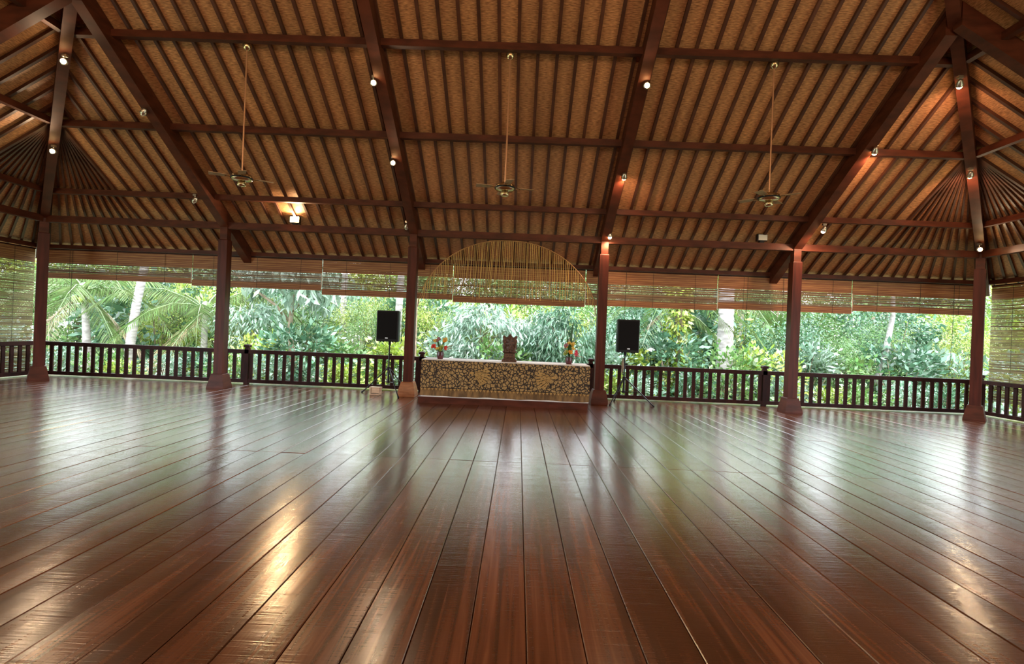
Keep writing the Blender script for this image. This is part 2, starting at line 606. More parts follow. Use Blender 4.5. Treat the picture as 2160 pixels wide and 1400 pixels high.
RW0, RW1 = 0.055, 0.120      # common rafters
SP = 0.305


def ulim(side, a):
    lo, hi = (XL, XR) if side in ('back', 'rear') else (-DEPTH, 0.0)
    return min(RIDGE, a - lo, hi - a)


def mat_panel(side, quad):
    """a strip of woven mat between two rafters; quad = four (a, u)"""
    P = [roof_pt(side, a, u, RW1 - 0.004) for a, u in quad] + [roof_pt(side, a, u, RW1 + 0.02) for a, u in quad]
    MB().hexa(P, [(a, u) for a, u in quad] * 2).build('mat_panel', MATW, ceiling)


def slope(side, A0, A1):
    """parallel rafters between the two fan apexes A0..A1 with a woven strip in every gap"""
    n = round((A1 - A0) / SP)
    st = (A1 - A0) / n
    for k in range(n + 1):
        a = A0 + k * st
        top = ulim(side, a) - 0.02
        span(side, a, OVER + 0.08, a, top, 0.05, RW0, RW1).build('rafter', DARKW, ceiling)
        if k < n:
            b = a + st
            quad = [(a, OVER), (b, OVER), (b, ulim(side, b)), (a, ulim(side, a))]
            mat_panel(side, quad)
            lo, hi = (XL, XR) if side == 'back' else (-DEPTH, 0.0)
            # (ridge breaks inside a strip are covered by the roof skin behind)


def fan(side, apex, corner_dir):
    """rafters fanning out from the hip at the second purlin; corner_dir = -1 or +1 along the slope"""
    a_end = apex + corner_dir * (U2 - OVER)
    n = 11
    pts = [apex + (a_end - apex) * k / n for k in range(n + 1)]
    for k in range(1, n):
        d = Vector((pts[k] - apex, OVER + 0.08 - U2))
        L = d.length
        d.normalize()
        span(side, pts[k], OVER + 0.08, apex + d.x * -(-0.16), U2 + d.y * 0.16, 0.052, RW0, RW1, 0.026).build('rafter', DARKW, ceiling)
    for k in range(n):
        p, q = pts[k], pts[k + 1]
        mat_panel(side, [(p, OVER), (q, OVER), (apex, U2), (apex - 1e-3 * corner_dir, U2)])


AL, AR = XL + U2, XR - U2
slope('back', AL, AR)
fan('back', AL, -1)
fan('back', AR, 1)
for side in ('left', 'right'):
    slope(side, -U2 - 22 * SP, -U2)
    fan(side, -U2, 1)
    # plain mat for the part of the side slopes behind the viewer
    mat_panel(side, [(-DEPTH - OVER, OVER), (-U2 - 22 * SP, OVER), (-U2 - 22 * SP, ulim(side, -U2 - 22 * SP)), (-RIDGE, RIDGE)])
mat_panel('rear', [(XL + OVER, OVER), (XR - OVER, OVER), (XR - RIDGE, RIDGE), (XL + RIDGE, RIDGE)])

# main rafters, hips, purlins, tie beams, eave beams
MW0, MW1 = -0.23, 0.10
for i in range(1, 5):
    top = (CX[i] - XL) if i == 1 else (XR - CX[i]) if i == 4 else RIDGE
    span('back', CX[i], -1.22, CX[i], top - 0.05, 0.18, MW0, MW1).build('main_rafter', WOOD, ceiling)
SIDEY = [-4.14, -8.3]
for side in ('left', 'right'):
    for a in SIDEY:
        span(side, a, -1.22, a, min(ulim(side, a), RIDGE) - 0.05, 0.16, MW0, MW1).build('main_rafter', WOOD, ceiling)


def hip(x0, sg):
    P = []
    for w in (-0.16, 0.09):
        for (u, s) in ((-1.22, -1), (-1.22, 1), (RIDGE, 1), (RIDGE, -1)):
            q = s * 0.155 / 2 / math.sqrt(2)
            P.append((x0 + sg * (u + q), -u + q, rz(u, w)))
    if sg > 0:
        P = [P[i] for i in (1, 0, 3, 2, 5, 4, 7, 6)]
    MB().hexa(P).build('hip_rafter', WOOD, ceiling)


hip(XL, 1)
hip(XR, -1)
# purlins in segments between the main rafters and the hips
for u, h in ((U1, 0.11), (U2, 0.115), (U3, 0.11)):
    cuts = [XL + u + 0.10] + [c for c in CX[1:5] if XL + u + 0.2 < c < XR - u - 0.2] + [XR - u - 0.10]
    for p, q in zip(cuts[:-1], cuts[1:]):
        level('back', p, q, u, 0.10, rz(u) - h / 2, rz(u) + h / 2).build('purlin', WOOD, ceiling)
    for side in ('left', 'right'):
        cs = [-u - 0.10] + [c for c in SIDEY if c < -u - 0.2]
        for p, q in zip(cs[:-1], cs[1:]):
            level(side, q, p, u, 0.10, rz(u) - h / 2, rz(u) + h / 2).build('purlin', WOOD, ceiling)
for i in range(5):
    level('back', CX[i] + 0.09, CX[i + 1] - 0.09, 0.0, 0.12, 3.592, 3.738).build('tie_beam', WOOD, ceiling)
level('back', XL + EAVE, XR - EAVE, EAVE, 0.10, 3.13, 3.225).build('eave_beam', WOOD, ceiling)
for side in ('left', 'right'):
    level(side, -4.05, -0.09, 0.0, 0.12, 3.592, 3.738).build('tie_beam', WOOD, ceiling)
    level(side, -8.3, 1.0, EAVE, 0.10, 3.13, 3.225).build('eave_beam', WOOD, ceiling)

# unseen rear wall, added to keep daylight off the column fronts
wr = MB().box((0, -DEPTH - 1.2, 1.2), (23.6, 0.16, 4.2))
for q in range(12):
    wr.box((-11 + 2 * q, -DEPTH - 1.09, 1.2), (0.12, 0.06, 4.2))
wr = wr.build('added_rear_wall', WOOD)
wr['kind'] = 'structure'

# ------------------------------------------------------------------ columns
ORD = ['leftmost', 'second', 'third', 'fourth', 'fifth', 'rightmost']
COLAB = ['square red-brown corner column at the far left, turned to the room, dark tapered plinth',
         'square red-brown column between the two left railing bays, second column from the left',
         'square red-brown column left of the altar, on a pale wooden rounded plinth',
         'square red-brown column right of the altar beside the right loudspeaker',
         'square red-brown column between the two right railing bays, fifth from the left',
         'square red-brown corner column at the far right, turned to the room, dark tapered plinth']


def column(x, y, label, rot=0.0, style='taper', group=None):
    t = thing('column', (x, y, 0), label, 'column', group)
    MB().frustum((0, 0, 0), [(0.1, 0.30), (0.1, 3.33), (0.094, 3.345)], rot).build('shaft', POST, t)
    if style == 'bell':
        prof = [(0.178, 0), (0.188, 0.02), (0.19, 0.06), (0.182, 0.14), (0.165, 0.22), (0.14, 0.31), (0.128, 0.335)]
        MB().frustum((0, 0, 0), prof, rot).build('plinth', BASE3 if x < 0 else WOOD, t)
    else:
        MB().frustum((0, 0, 0), [(0.19, 0), (0.19, 0.03), (0.132, 0.325), (0.125, 0.335)], rot).build('plinth', WOOD, t)
    # pegged head that carries the rafter
    MB().frustum((0, 0, 0), [(0.080, 3.34), (0.080, 3.72)], rot).build('post_head', WOOD, t)
    return t


for i, x in enumerate(CX):
    column(x, 0, COLAB[i], R(45) if i in (0, 5) else 0.0, 'bell' if i in (2, 3) else 'taper')

# ------------------------------------------------------------------ railings
RY = 1.06
bal = MB().box((0, 0, 0), (0.080, 0.036, 0.66)).mesh('baluster', RAILW)


def railing(p0, p1, label, newels):
    p0, p1 = Vector((*p0, 0)), Vector((*p1, 0))
    d = p1 - p0
    L = d.length
    ang = math.atan2(d.y, d.x)
    t = thing('railing', p0, label, 'railing', None, ang)
    MB().box((L / 2, 0, 0.794), (L, 0.10, 0.095)).build('top_rail', RAILW, t)
    MB().box((L / 2, 0, 0.073), (L, 0.085, 0.085)).build('bottom_rail', RAILW, t)
    n = round(L / 0.2045)
    for k in range(n):
        put('baluster', bal, t, (L * (k + 0.5) / n, 0, 0.43))
    for s in newels:
        nb = MB().frustum((L * s, 0, 0), [(0.05, 0), (0.05, 0.88)])
        nw = nb.build('newel_post', RAILW, t)
        MB().frustum((L * s, 0, 0), [(0.04, 0.88), (0.04, 0.895), (0.066, 0.90), (0.068, 0.945), (0.05, 0.965), (0.01, 0.975)]).build('newel_cap', RAILW, nw)
    return t


NX = [-11.5, -6.33, -2.03, 2.10, 6.32, 11.5]
RLAB = ['dark slatted railing between the leftmost and second columns',
        'dark slatted railing behind the left loudspeaker, with a capped newel post at its left end',
        'dark slatted railing running behind the altar table',
        'dark slatted railing behind the right loudspeaker',
        'dark slatted railing between the fifth and rightmost columns']
railing((NX[0], RY), (NX[1], RY), RLAB[0], [])
railing((NX[1], RY), (NX[2], RY), RLAB[1], [0, 1])
railing((NX[2], RY), (NX[3], RY), RLAB[2], [])
railing((NX[3], RY), (NX[4], RY), RLAB[3], [0, 1])
railing((NX[4], RY), (NX[5], RY), RLAB[4], [])
railing((-11.5, RY), (-11.5, -4.6), 'dark slatted railing in front of the long blind at the left edge', [0])
railing((11.5, RY), (11.5, -4.6), 'dark slatted railing in front of the long blind at the right edge', [0])


# ------------------------------------------------------------------ bamboo blinds
def slats(L, z0, z1, pitch, hgt, y, jit=0.0, holes=0.0):
    """horizontal split-bamboo slats from z0 up to z1, in real pieces"""
    V, F = [], []
    z = z0
    while z < z1 - hgt * 0.5:
        h = hgt * random.uniform(0.8, 1.15)
        s0 = random.uniform(-jit, jit)
        s1 = random.uniform(-jit, jit)
        yy = y + random.uniform(-0.002, 0.002)
        o = len(V)
        m = 7
        for k in range(m + 1):
            x = L * k / m
            zz = z + s0 + (s1 - s0) * k / m + random.uniform(-jit, jit) * 0.6
            V += [(x, yy - 0.003, zz), (x, yy + 0.003, zz), (x, yy + 0.003, zz + h), (x, yy - 0.003, zz + h)]
        for k in range(m):
            a, b = o + 4 * k, o + 4 * k + 4
            F += [(a, b, b + 3, a + 3), (a + 1, a + 2, b + 2, b + 1), (a, a + 1, b + 1, b), (a + 3, b + 3, b + 2, a + 2)]
        z += pitch * random.uniform(0.94, 1.07)
    return MB().add(V, F)


def blind(p0, p1, zu, zs, zb, label, material=None, edge='right', cords=3, pull=None):
    p0v, p1v = Vector((*p0, 0)), Vector((*p1, 0))
    d = p1v - p0v
    L = d.length
    t = thing('bamboo_blind', (p0v.x, p0v.y, 3.13), label, 'blind', None, math.atan2(d.y, d.x))
    z = lambda v: v - 3.13
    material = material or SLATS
    MB().box((L / 2, 0, -0.02), (L, 0.03, 0.03)).build('head_batten', RAILW, t)
    b = slats(L, z(zu), -0.02, 0.021, 0.0225, 0.0, 0.0006)
    b.v += []
    b.build('folded_upper_band', SLAT, t, kind='stuff')
    bb = slats(L, z(zu), -0.03, 0.021, 0.0225, 0.014, 0.0006).build('inner_layer', SLAT, t, kind='stuff')
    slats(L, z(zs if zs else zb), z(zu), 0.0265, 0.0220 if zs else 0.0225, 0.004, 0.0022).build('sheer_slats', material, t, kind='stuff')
    if zs:
        slats(L, z(zb), z(zs), 0.0205, 0.0225, -0.014, 0.0006).build('rolled_lower_band', SLAT, t, kind='stuff')
        slats(L, z(zb) + 0.01, z(zs), 0.0205, 0.0225, 0.010, 0.0006).build('lower_fold', SLAT, t, kind='stuff')
    for k in range(cords):
        x = L * (k + 0.5) / cords + random.uniform(-0.08, 0.08)
        MB().tube([(x, -0.022, -0.02), (x, -0.022, z(zb))], 0.004, 5).build('cord', CORD, t)
    if pull is not None:
        MB().tube([(pull - p0[0], -0.03, -0.02), (pull - p0[0] - 0.01, -0.034, z(1.9)), (pull - p0[0] - 0.05, -0.03, z(0.93))], 0.005, 5).build('pull_cord', CORD, t)
    if edge:
        x = L + 0.006
        MB().tube([(x, -0.02, z(zu)), (x + 0.008, -0.024, z((zu + zb) / 2)), (x - 0.002, -0.02, z(zb) + 0.03)], [0.010, 0.012, 0.009], 6).build('tie_rope', WCORD, t)
    return t


BY = 0.99
BL = [(-11.40, -7.745, 2.785, 2.53, 2.40, 'bamboo blind rolled up between the leftmost and second columns, ending before the second'),
      (-7.725, -4.545, 2.782, 2.50, 2.355, 'bamboo blind passing behind the second column from the left'),
      (-4.525, -1.340, 2.80, 2.395, 2.258, 'bamboo blind from above the left loudspeaker past the column left of the altar'),
      (-1.320, 1.875, 2.79, 2.355, 2.21, 'bamboo blind right behind the altar and the fringed arch'),
      (1.900, 5.070, 2.795, 2.40, 2.26, 'bamboo blind above the right loudspeaker, passing behind the column there'),
      (5.090, 8.295, 2.797, 2.455, 2.305, 'bamboo blind passing behind the fifth column from the left'),
      (8.318, 11.40, 2.765, 2.52, 2.38, 'bamboo blind beside the rightmost column, hung slightly higher than its neighbour')]
PULL = [-10.68, None, None, None, 2.86, 5.79, 10.72]
for (a, b, zu, zs, zb, lab), pl in zip(BL, PULL):
    blind((a, BY), (b, BY), zu, zs, zb, lab, pull=pl)
blind((-11.62, -2.2), (-11.62, 0.97), 2.78, None, 0.05, 'long bamboo blind let down to the floor at the left edge', SLATG, None)
blind((11.62, 0.97), (11.62, -2.2), 2.78, None, 0.36, 'long bamboo blind let down behind the railing at the right edge', SLATG, None)

# ------------------------------------------------------------------ fringed arch between the altar columns
arch = thing('fringed_arch', (0, 0, 2.0), 'bamboo hoop with hanging yellow palm strands above the altar', 'decoration')
AXC, ARX, AZ0, AZ1 = 0.015, 1.99, 2.02, 3.575


def arch_z(x):
    q = max(0.0, 1 - abs((x - AXC) / ARX) ** 2.15)
    return AZ0 + (AZ1 - AZ0) * q ** (1 / 1.75)


hp = []
for k in range(41):
    t = math.pi * k / 40
    x = AXC - ARX * math.cos(t)
    hp.append((x, 0.0, arch_z(x) - 2.0))
MB().tube(hp, 0.011, 7).build('hoop', HOOP, arch, smooth=True)
ns = 92
for k in range(ns):
    x = AXC - (ARX - 0.05) + 2 * (ARX - 0.05) * (k + 0.5) / ns + random.uniform(-0.012, 0.012)
    zt = arch_z(x) - 2.0
    zb = random.uniform(0.24, 0.42) if abs(x) < 1.75 else random.uniform(0.1, 0.25)
    if zt - zb < 0.15:
        continue
    dx = random.uniform(-0.03, 0.03) - 0.03 * (1 if x < 0 else -0.3)
    MB().tube([(x, 0.0, zt), (x + dx * 0.4, -0.006, (zt + zb) / 2), (x + dx, 0.0, zb)], [0.0055, 0.0065, 0.004], 4).build('strand', STRAND, arch)

# ------------------------------------------------------------------ altar
plat = MB().box((0.04, -0.48, 0.065), (3.50, 0.88, 0.13))
plat.box((0.04, -0.48, 0.120), (3.53, 0.91, 0.022))
tag(plat.build('altar_platform', WOOD), 'low brown wooden platform on the floor under the altar table', 'platform')
table = thing('altar_table', (0.07, -0.52, 0.13), 'long wooden altar table hidden under the batik cloth', 'table')
MB().box((0, 0, 0.735), (3.40, 0.70, 0.04)).build('tabletop', WOOD, table)
for sx in (-1.6, 1.6):
    for sy in (-0.28, 0.28):
        MB().box((sx, sy, 0.36), (0.08, 0.08, 0.72)).build('leg', WOOD, table)


def skirt(name, z0, z1, m, parent, off, wav, hx=1.735, fy=-0.37, waves=0.0):
    """front and side faces of the draped cloth with soft folds; table-local coordinates"""
    path = [(-hx, 0.30), (-hx, fy)] + [(-hx + 2 * hx * k / 60, fy) for k in range(1, 60)] + [(hx, fy), (hx, 0.30)]
    V, F = [], []
    for j, z in enumerate((z0, (z0 + z1) / 2, z1)):
        for i, (x, y) in enumerate(path):
            amp = wav * (1 - j / 2.0)
            q = math.sin(i * 0.9) * 0.5 + math.sin(i * 0.37 + 1) * 0.5
            yy = y - off - amp * (q + 1) if 1 <= i <= len(path) - 2 else y
            xx = x + (off if x > 0 else -off) * (1 if abs(x) >= hx - 1e-6 else 0)
            V.append((xx, yy, z + (waves * math.sin(i * 0.31) + waves * 0.6 * math.sin(i * 0.83) if j == 0 else 0)))
    n = len(path)
    for j in range(2):
        for i in range(n - 1):
            F.append((j * n + i, j * n + i + 1, (j + 1) * n + i + 1, (j + 1) * n + i))
    return MB().add(V, F).build(name, m, parent)


cloth = thing('altar_cloth', (0.07, -0.52, 0.13), 'black and gold batik cloth draped over the front of the altar', 'cloth')
skirt('batik_panel', 0.175, 0.762, BATIK, cloth, 0.012, 0.006)
skirt('border_band', 0.022, 0.178, BAND, cloth, 0.010, 0.012, waves=0.006)
# dog-tooth edge over the border and the dark line above it
dt = MB()
for k in range(46):
    x = -1.72 + 3.44 * k / 45
    dt.add([(x - 0.03, -0.402, 0.185), (x + 0.03, -0.402, 0.185), (x, -0.404, 0.135)], [(0, 2, 1)])
dt.build('tooth_trim', GOLD, cloth)
MB().box((0, -0.3985, 0.189), (3.46, 0.006, 0.016)).build('dark_trim', BLACK, cloth)
for (cx_, cz_, sg) in ((-0.66, 0.53, 1), (0.98, 0.50, -1)):
    fm = MB()
    for k in range(8):
        a = R(18 - k * 10.5)
        r0, r1 = 0.04, 0.36 - 0.012 * abs(k - 3)
        ha = R(3.1)
        P = []
        for (r, aa) in ((r0, a - ha), (r1 * 0.93, a - ha), (r1, a), (r1 * 0.93, a + ha), (r0, a + ha)):
            P.append((cx_ + sg * r * math.cos(aa), -0.4035, cz_ + r * math.sin(aa)))
        fm.add(P, [(0, 1, 2, 3, 4) if sg > 0 else (4, 3, 2, 1, 0)])
    head = [(cx_ - sg * 0.03 + 0.045 * math.cos(t) * 1.0, -0.4038, cz_ + 0.03 * math.sin(t)) for t in [2 * math.pi * i / 12 for i in range(12)]]
    fm.add(head, [tuple(range(12))])
    fm.build('fan_motif', GOLD, cloth)
tt = MB()
tt.box((0, -0.03, 0.768), (3.47, 0.74, 0.014))
tag(tt.build('table_runner', WCLOTH, None, (0.07, -0.52, 0.13)), 'plain white cloth lying flat on top of the altar table', 'cloth')
us = skirt('underskirt', 0.004, 0.03, WCLOTH, cloth, 0.004, 0.008)
us['label'] = 'white hem of the under-cloth showing below the batik'

ALT = 0.905


def carve(name, shapes, m, parent, vox=0.012):
    b = MB()
    for kind, a in shapes:
        if kind == 'b':
            b.ball(*a, n=14, m=10)
        else:
            b.box(*a)
    o = b.build(name, m, parent)
    md = o.modifiers.new('merge', 'REMESH')
    md.mode = 'VOXEL'
    md.voxel_size = vox
    md.use_smooth_shade = True
    return o


st = thing('carved_statue', (0.135, -0.60, ALT), 'dark carved seated figure standing at the middle of the altar', 'statue')
MB().frustum((0, 0, 0), [(0.155, 0), (0.155, 0.05), (0.14, 0.055), (0.14, 0.07)]).build('base', STATUE, st)
MB().frustum((0, 0, 0), [(0.118, 0.07), (0.124, 0.10), (0.112, 0.17), (0.125, 0.19)]).build('pedestal', STATUE, st)
carve('figure', [
    ('b', ((0, 0, 0.27), (0.115, 0.10, 0.10))), ('b', ((0, -0.02, 0.30), (0.085, 0.095, 0.09))),
    ('b', ((-0.08, -0.06, 0.215), (0.075, 0.06, 0.04))), ('b', ((0.08, -0.06, 0.215), (0.075, 0.06, 0.04))),
    ('b', ((-0.12, -0.01, 0.32), (0.035, 0.04, 0.085))), ('b', ((0.12, -0.01, 0.32), (0.035, 0.04, 0.085))),
    ('b', ((-0.10, -0.07, 0.265), (0.03, 0.05, 0.03))), ('b', ((0.10, -0.07, 0.265), (0.03, 0.05, 0.03))),
    ('b', ((0, 0, 0.385), (0.11, 0.075, 0.05))),
    ('b', ((0, -0.02, 0.455), (0.062, 0.065, 0.065))), ('b', ((-0.085, 0.0, 0.46), (0.05, 0.025, 0.06))), ('b', ((0.085, 0.0, 0.46), (0.05, 0.025, 0.06))),
    ('b', ((0, -0.085, 0.42), (0.022, 0.025, 0.05))), ('b', ((0.012, -0.09, 0.365), (0.02, 0.022, 0.04))), ('b', ((0.035, -0.095, 0.325), (0.022, 0.02, 0.022))),
    ('b', ((0, 0.0, 0.525), (0.055, 0.05, 0.04))), ('b', ((0, 0.0, 0.56), (0.03, 0.03, 0.03))),
    ('b', ((-0.125, 0.01, 0.52), (0.035, 0.03, 0.035))), ('b', ((0.125, 0.01, 0.52), (0.035, 0.03, 0.035))),
    ('b', ((-0.13, 0.01, 0.44), (0.03, 0.03, 0.05))), ('b', ((0.13, 0.01, 0.43), (0.03, 0.03, 0.05))),
], STATUE, st)


def blade_leaf(p, d, L, W, droop=0.25, n=5):
    """a strap leaf from p towards d with a drooping tip"""
    p, d = Vector(p), Vector(d).normalized()
    side = d.cross(Vector((0, 0, 1)))
    if side.length < 0.1:
        side = Vector((1, 0, 0))
    side.normalize()
    V, F = [], []
    for k in range(n + 1):
        t = k / n
        c = p + d * L * t - Vector((0, 0, droop * L * t * t))
        w = W * math.sin(math.pi * (0.12 + 0.88 * t) ** 0.8) * 0.5 + 0.002
        V += [c - side * w + Vector((0, 0, w * 0.4)), c, c + side * w + Vector((0, 0, w * 0.4))]
    for k in range(n):
        a = 3 * k
        F += [(a, a + 1, a + 4, a + 3), (a + 1, a + 2, a + 5, a + 4)]
    return MB().add(V, F)


def vase(x, y, label, spec):
    t = thing('flower_arrangement', (x, y, ALT), label, 'flowers')
    MB().frustum((0, 0, 0), [(0.055, 0), (0.07, 0.03), (0.078, 0.10), (0.07, 0.14), (0.074, 0.155)], sides=16, phase=0).build('pot', POTM, t, smooth=True)
    for kind, m, p, r in spec:
        if kind == 'leaf':
            d, L, W, dr = r
            blade_leaf(p, d, L, W, dr).build('leaf', m, t)
        elif kind == 'ball':
            b = MB()
            for q in range(9):
                b.ball((p[0] + random.uniform(-r, r) * 0.7, p[1] + random.uniform(-r, r) * 0.6, p[2] + random.uniform(-r, r) * 0.6), r * random.uniform(0.4, 0.6), 6, 4)
            b.build('blossom', m, t)
        elif kind == 'star':
            b = MB()
            for q in range(11):
                a = 2 * math.pi * q / 11
                b2 = blade_leaf(p, (math.cos(a), -0.35, math.sin(a)), r, r * 0.4, 0.0, 3)
                b.add(b2.v, b2.f)
            b.ball(p, r * 0.35, 8, 6)
            b.build('blossom', m, t)
        elif kind == 'stem':
            MB().tube([(0, 0, 0.12), p], 0.006, 5).build('stem', m, t)
    return t


G = LEAFD
vase(-1.335, -0.6, 'low pot of red, orange and yellow flowers at the left end of the altar', [
    ('leaf', G, (0, 0, 0.14), ((-0.8, -0.3, 0.5), 0.22, 0.06, 0.3)), ('leaf', G, (0, 0, 0.14), ((0.9, -0.3, 0.4), 0.24, 0.06, 0.3)),
    ('leaf', G, (0, 0, 0.14), ((0.2, 0.4, 0.9), 0.42, 0.05, 0.05)), ('leaf', G, (0, 0, 0.14), ((-0.3, 0.3, 0.9), 0.36, 0.05, 0.1)),
    ('leaf', G, (0, 0, 0.14), ((0.6, 0.1, 0.6), 0.30, 0.05, 0.2)), ('leaf', G, (0, 0, 0.14), ((-0.6, 0.1, 0.6), 0.28, 0.05, 0.2)),
    ('leaf', F_YEL, (0, -0.03, 0.15), ((0.1, -0.6, 0.6), 0.16, 0.07, 0.3)), ('leaf', F_YEL, (0, -0.03, 0.15), ((-0.4, -0.6, 0.6), 0.16, 0.07, 0.3)),
    ('ball', RED, (-0.14, -0.05, 0.27), 0.05), ('ball', RED, (0.11, -0.06, 0.235), 0.05), ('leaf', RED, (0.12, -0.04, 0.23), ((0.9, 0, 0.45), 0.2, 0.04, 0.0)),
    ('leaf', RED, (0.10, -0.04, 0.20), ((0.9, -0.1, 0.2), 0.18, 0.04, 0.0)), ('ball', MAUVE, (-0.05, 0, 0.40), 0.055), ('ball', YELLOW, (0.09, 0, 0.41), 0.055),
    ('ball', ORANGE, (0.08, -0.03, 0.39), 0.04), ('ball', YELLOW, (-0.13, 0, 0.38), 0.04), ('ball', F_YEL, (0.02, -0.06, 0.25), 0.05), ('ball', YELLOW, (-0.05, -0.07, 0.22), 0.04),
    ('stem', G, (-0.12, -0.03, 0.27), 0), ('stem', G, (0.1, -0.03, 0.25), 0), ('stem', G, (-0.05, 0, 0.4), 0), ('stem', G, (0.09, 0, 0.4), 0)])
vase(1.40, -0.6, 'pot of flowers with a pink bloom and tall dark leaves, right end of altar', [
    ('leaf', G, (0, 0, 0.14), ((0.08, 0.1, 1), 0.80, 0.07, 0.0)), ('leaf', G, (0, 0, 0.14), ((0.28, 0.1, 1), 0.70, 0.06, 0.05)), ('leaf', G, (0, 0, 0.14), ((-0.12, 0.1, 1), 0.62, 0.06, 0.05)),
    ('leaf', G, (0, 0, 0.16), ((-0.9, 0, 0.6), 0.38, 0.05, 0.05)), ('leaf', G, (0, 0, 0.14), ((-0.9, 0, 0.35), 0.36, 0.045, 0.0)), ('leaf', G, (0, 0, 0.2), ((0.7, 0, 0.9), 0.44, 0.06, 0.1)),
    ('leaf', G, (0, 0, 0.14), ((0.8, -0.2, -0.1), 0.28, 0.07, 0.2)), ('leaf', G, (0, 0, 0.14), ((-0.5, -0.3, 0.1), 0.24, 0.07, 0.3)),
    ('leaf', F_PALE, (0.1, 0, 0.2), ((0.9, 0, 0.45), 0.32, 0.03, 0.0)), ('leaf', PINK, (0.12, 0, 0.18), ((0.9, 0, -0.1), 0.22, 0.03, 0.0)),
    ('star', PINK, (0.14, -0.07, 0.24), 0.085), ('ball', ORANGE, (0.02, -0.07, 0.26), 0.05), ('ball', MAUVE, (-0.08, -0.03, 0.40), 0.05), ('ball', YELLOW, (0.06, 0, 0.42), 0.05),
    ('ball', ORANGE, (-0.07, -0.02, 0.38), 0.04), ('ball', YELLOW, (0.08, -0.02, 0.34), 0.04), ('ball', F_YEL, (-0.09, -0.06, 0.24), 0.065), ('ball', YELLOW, (-0.01, 0, 0.44), 0.04),
    ('stem', G, (0.12, -0.04, 0.24), 0), ('stem', G, (-0.08, 0, 0.4), 0), ('stem', G, (0.06, 0, 0.42), 0)])


# ------------------------------------------------------------------ loudspeakers on tripods
def speaker_set(x, y, rzv, where, foot_a, ztop, zbot):
    s = thing('speaker_stand', (x, y, 0), 'black tripod stand holding the loudspeaker ' + where, 'stand', None, 0)
    MB().tube([(0, 0, 0.30), (0, 0, 0.62)], 0.024, 10).build('lower_tube', METAL, s)
    MB().tube([(0, 0, 0.55), (0, 0, zbot + 0.02)], 0.017, 10).build('pole', METAL, s)
    MB().frustum((0, 0, 0), [(0.035, 0.56), (0.04, 0.57), (0.04, 0.63), (0.033, 0.64)], sides=10).build('collar', BLACK, s)
    MB().frustum((0, 0, 0), [(0.035, 0.28), (0.035, 0.33)], sides=10).build('spreader_ring', BLACK, s)
    kn = MB().box((0.04, -0.01, 0.92), (0.05, 0.03, 0.04))
    kn.build('clamp_knob', BLACK, s)
    for a, rr in foot_a:
        c, q = math.cos(R(a)), math.sin(R(a))
        lg = MB().tube([(0.03 * c, 0.03 * q, 0.60), (rr * c, rr * q, 0.022)], 0.013, 8).build('leg', METAL, s)
        MB().tube([(rr * 0.96 * c, rr * 0.96 * q, 0.042), (rr * 1.03 * c, rr * 1.03 * q, 0.012)], 0.020, 8).build('rubber_foot', BLACK, lg)
        MB().tube([(0.03 * c, 0.03 * q, 0.30), (rr * 0.52 * c, rr * 0.52 * q, 0.31)], 0.008, 6).build('brace', METAL, s)
    h = ztop - zbot
    p = thing('loudspeaker', (x, y, zbot), 'black loudspeaker on a stand ' + where, 'speaker', None, rzv)
    w, d = 0.25, 0.22

    def body(wf, wb, z0, z1, f, bck):
        V = []
        for z, k in ((z0, 0.985), (z0 + 0.02, 1), (z1 - 0.02, 1), (z1, 0.975)):
            for (xx, yy) in ((-wf + 0.02, f), (wf - 0.02, f), (wf, f + 0.03), (wb, bck - 0.04), (wb - 0.04, bck), (-wb + 0.04, bck), (-wb, bck - 0.04), (-wf, f + 0.03)):
                V.append((xx * k, yy * k, z))
        F = [tuple(range(7, -1, -1)), tuple(range(24, 32))]
        for j in range(3):
            for i in range(8):
                F.append((j * 8 + i, j * 8 + (i + 1) % 8, (j + 1) * 8 + (i + 1) % 8, (j + 1) * 8 + i))
        return MB().add(V, F)
    body(w, 0.17, 0.018, h, -d, d).build('cabinet', BLACK, p)
    MB().box((0, -d - 0.004, h * 0.53), (2 * w - 0.07, 0.014, h - 0.10)).build('grille', GRILLE, p)
    MB().box((0, -d - 0.014, h * 0.135), (0.062, 0.006, 0.018)).build('badge', BADGE, p)
    MB().tube([(0, 0, -0.06), (0, 0, 0.02)], 0.03, 10).build('pole_socket', BLACK, p)
    for sx in (-0.18, -0.1, 0.1, 0.18):
        MB().frustum((sx, -0.12, 0), [(0.014, 0.0), (0.016, 0.02)], sides=8).build('foot', BLACK, p)
    return p


speaker_set(-2.58, 0.03, R(-5), 'left of the altar', ((158, 0.70), (-52, 0.55), (38, 0.52)), 1.90, 1.195)
speaker_set(2.715, 0.05, R(6), 'right of the altar', ((-146, 0.40), (-10, 0.66), (100, 0.55)), 1.915, 1.17)
# battery lamp / cable taped to the right stand
cb = MB().tube([(2.672, 0.02, 1.06), (2.662, 0.01, 0.98), (2.664, 0.0, 0.86), (2.655, -0.01, 0.76), (2.65, -0.01, 0.70)], [0.012, 0.022, 0.026, 0.020, 0.008], 8).build('cable_bundle', BARKB, smooth=True)
tag(cb, 'taped cable bundle hanging on the pole of the right speaker stand', 'cable')
# the small box by the left stand
bx = thing('bamboo_box', (-2.84, -0.02, 0), 'small pale bamboo box on the floor under the left speaker stand', 'box', None, R(-8))
MB().box((0, 0, 0.085), (0.225, 0.15, 0.155)).build('body', CRATE, bx)
MB().box((0, 0, 0.172), (0.24, 0.16, 0.022)).build('lid', CRATE, bx)
MB().box((0.02, -0.078, 0.045), (0.17, 0.006, 0.012)).build('slot', BLACK, bx)
MB().box((-0.075, -0.078, 0.10), (0.014, 0.008, 0.15)).build('strap', BARKB, bx)


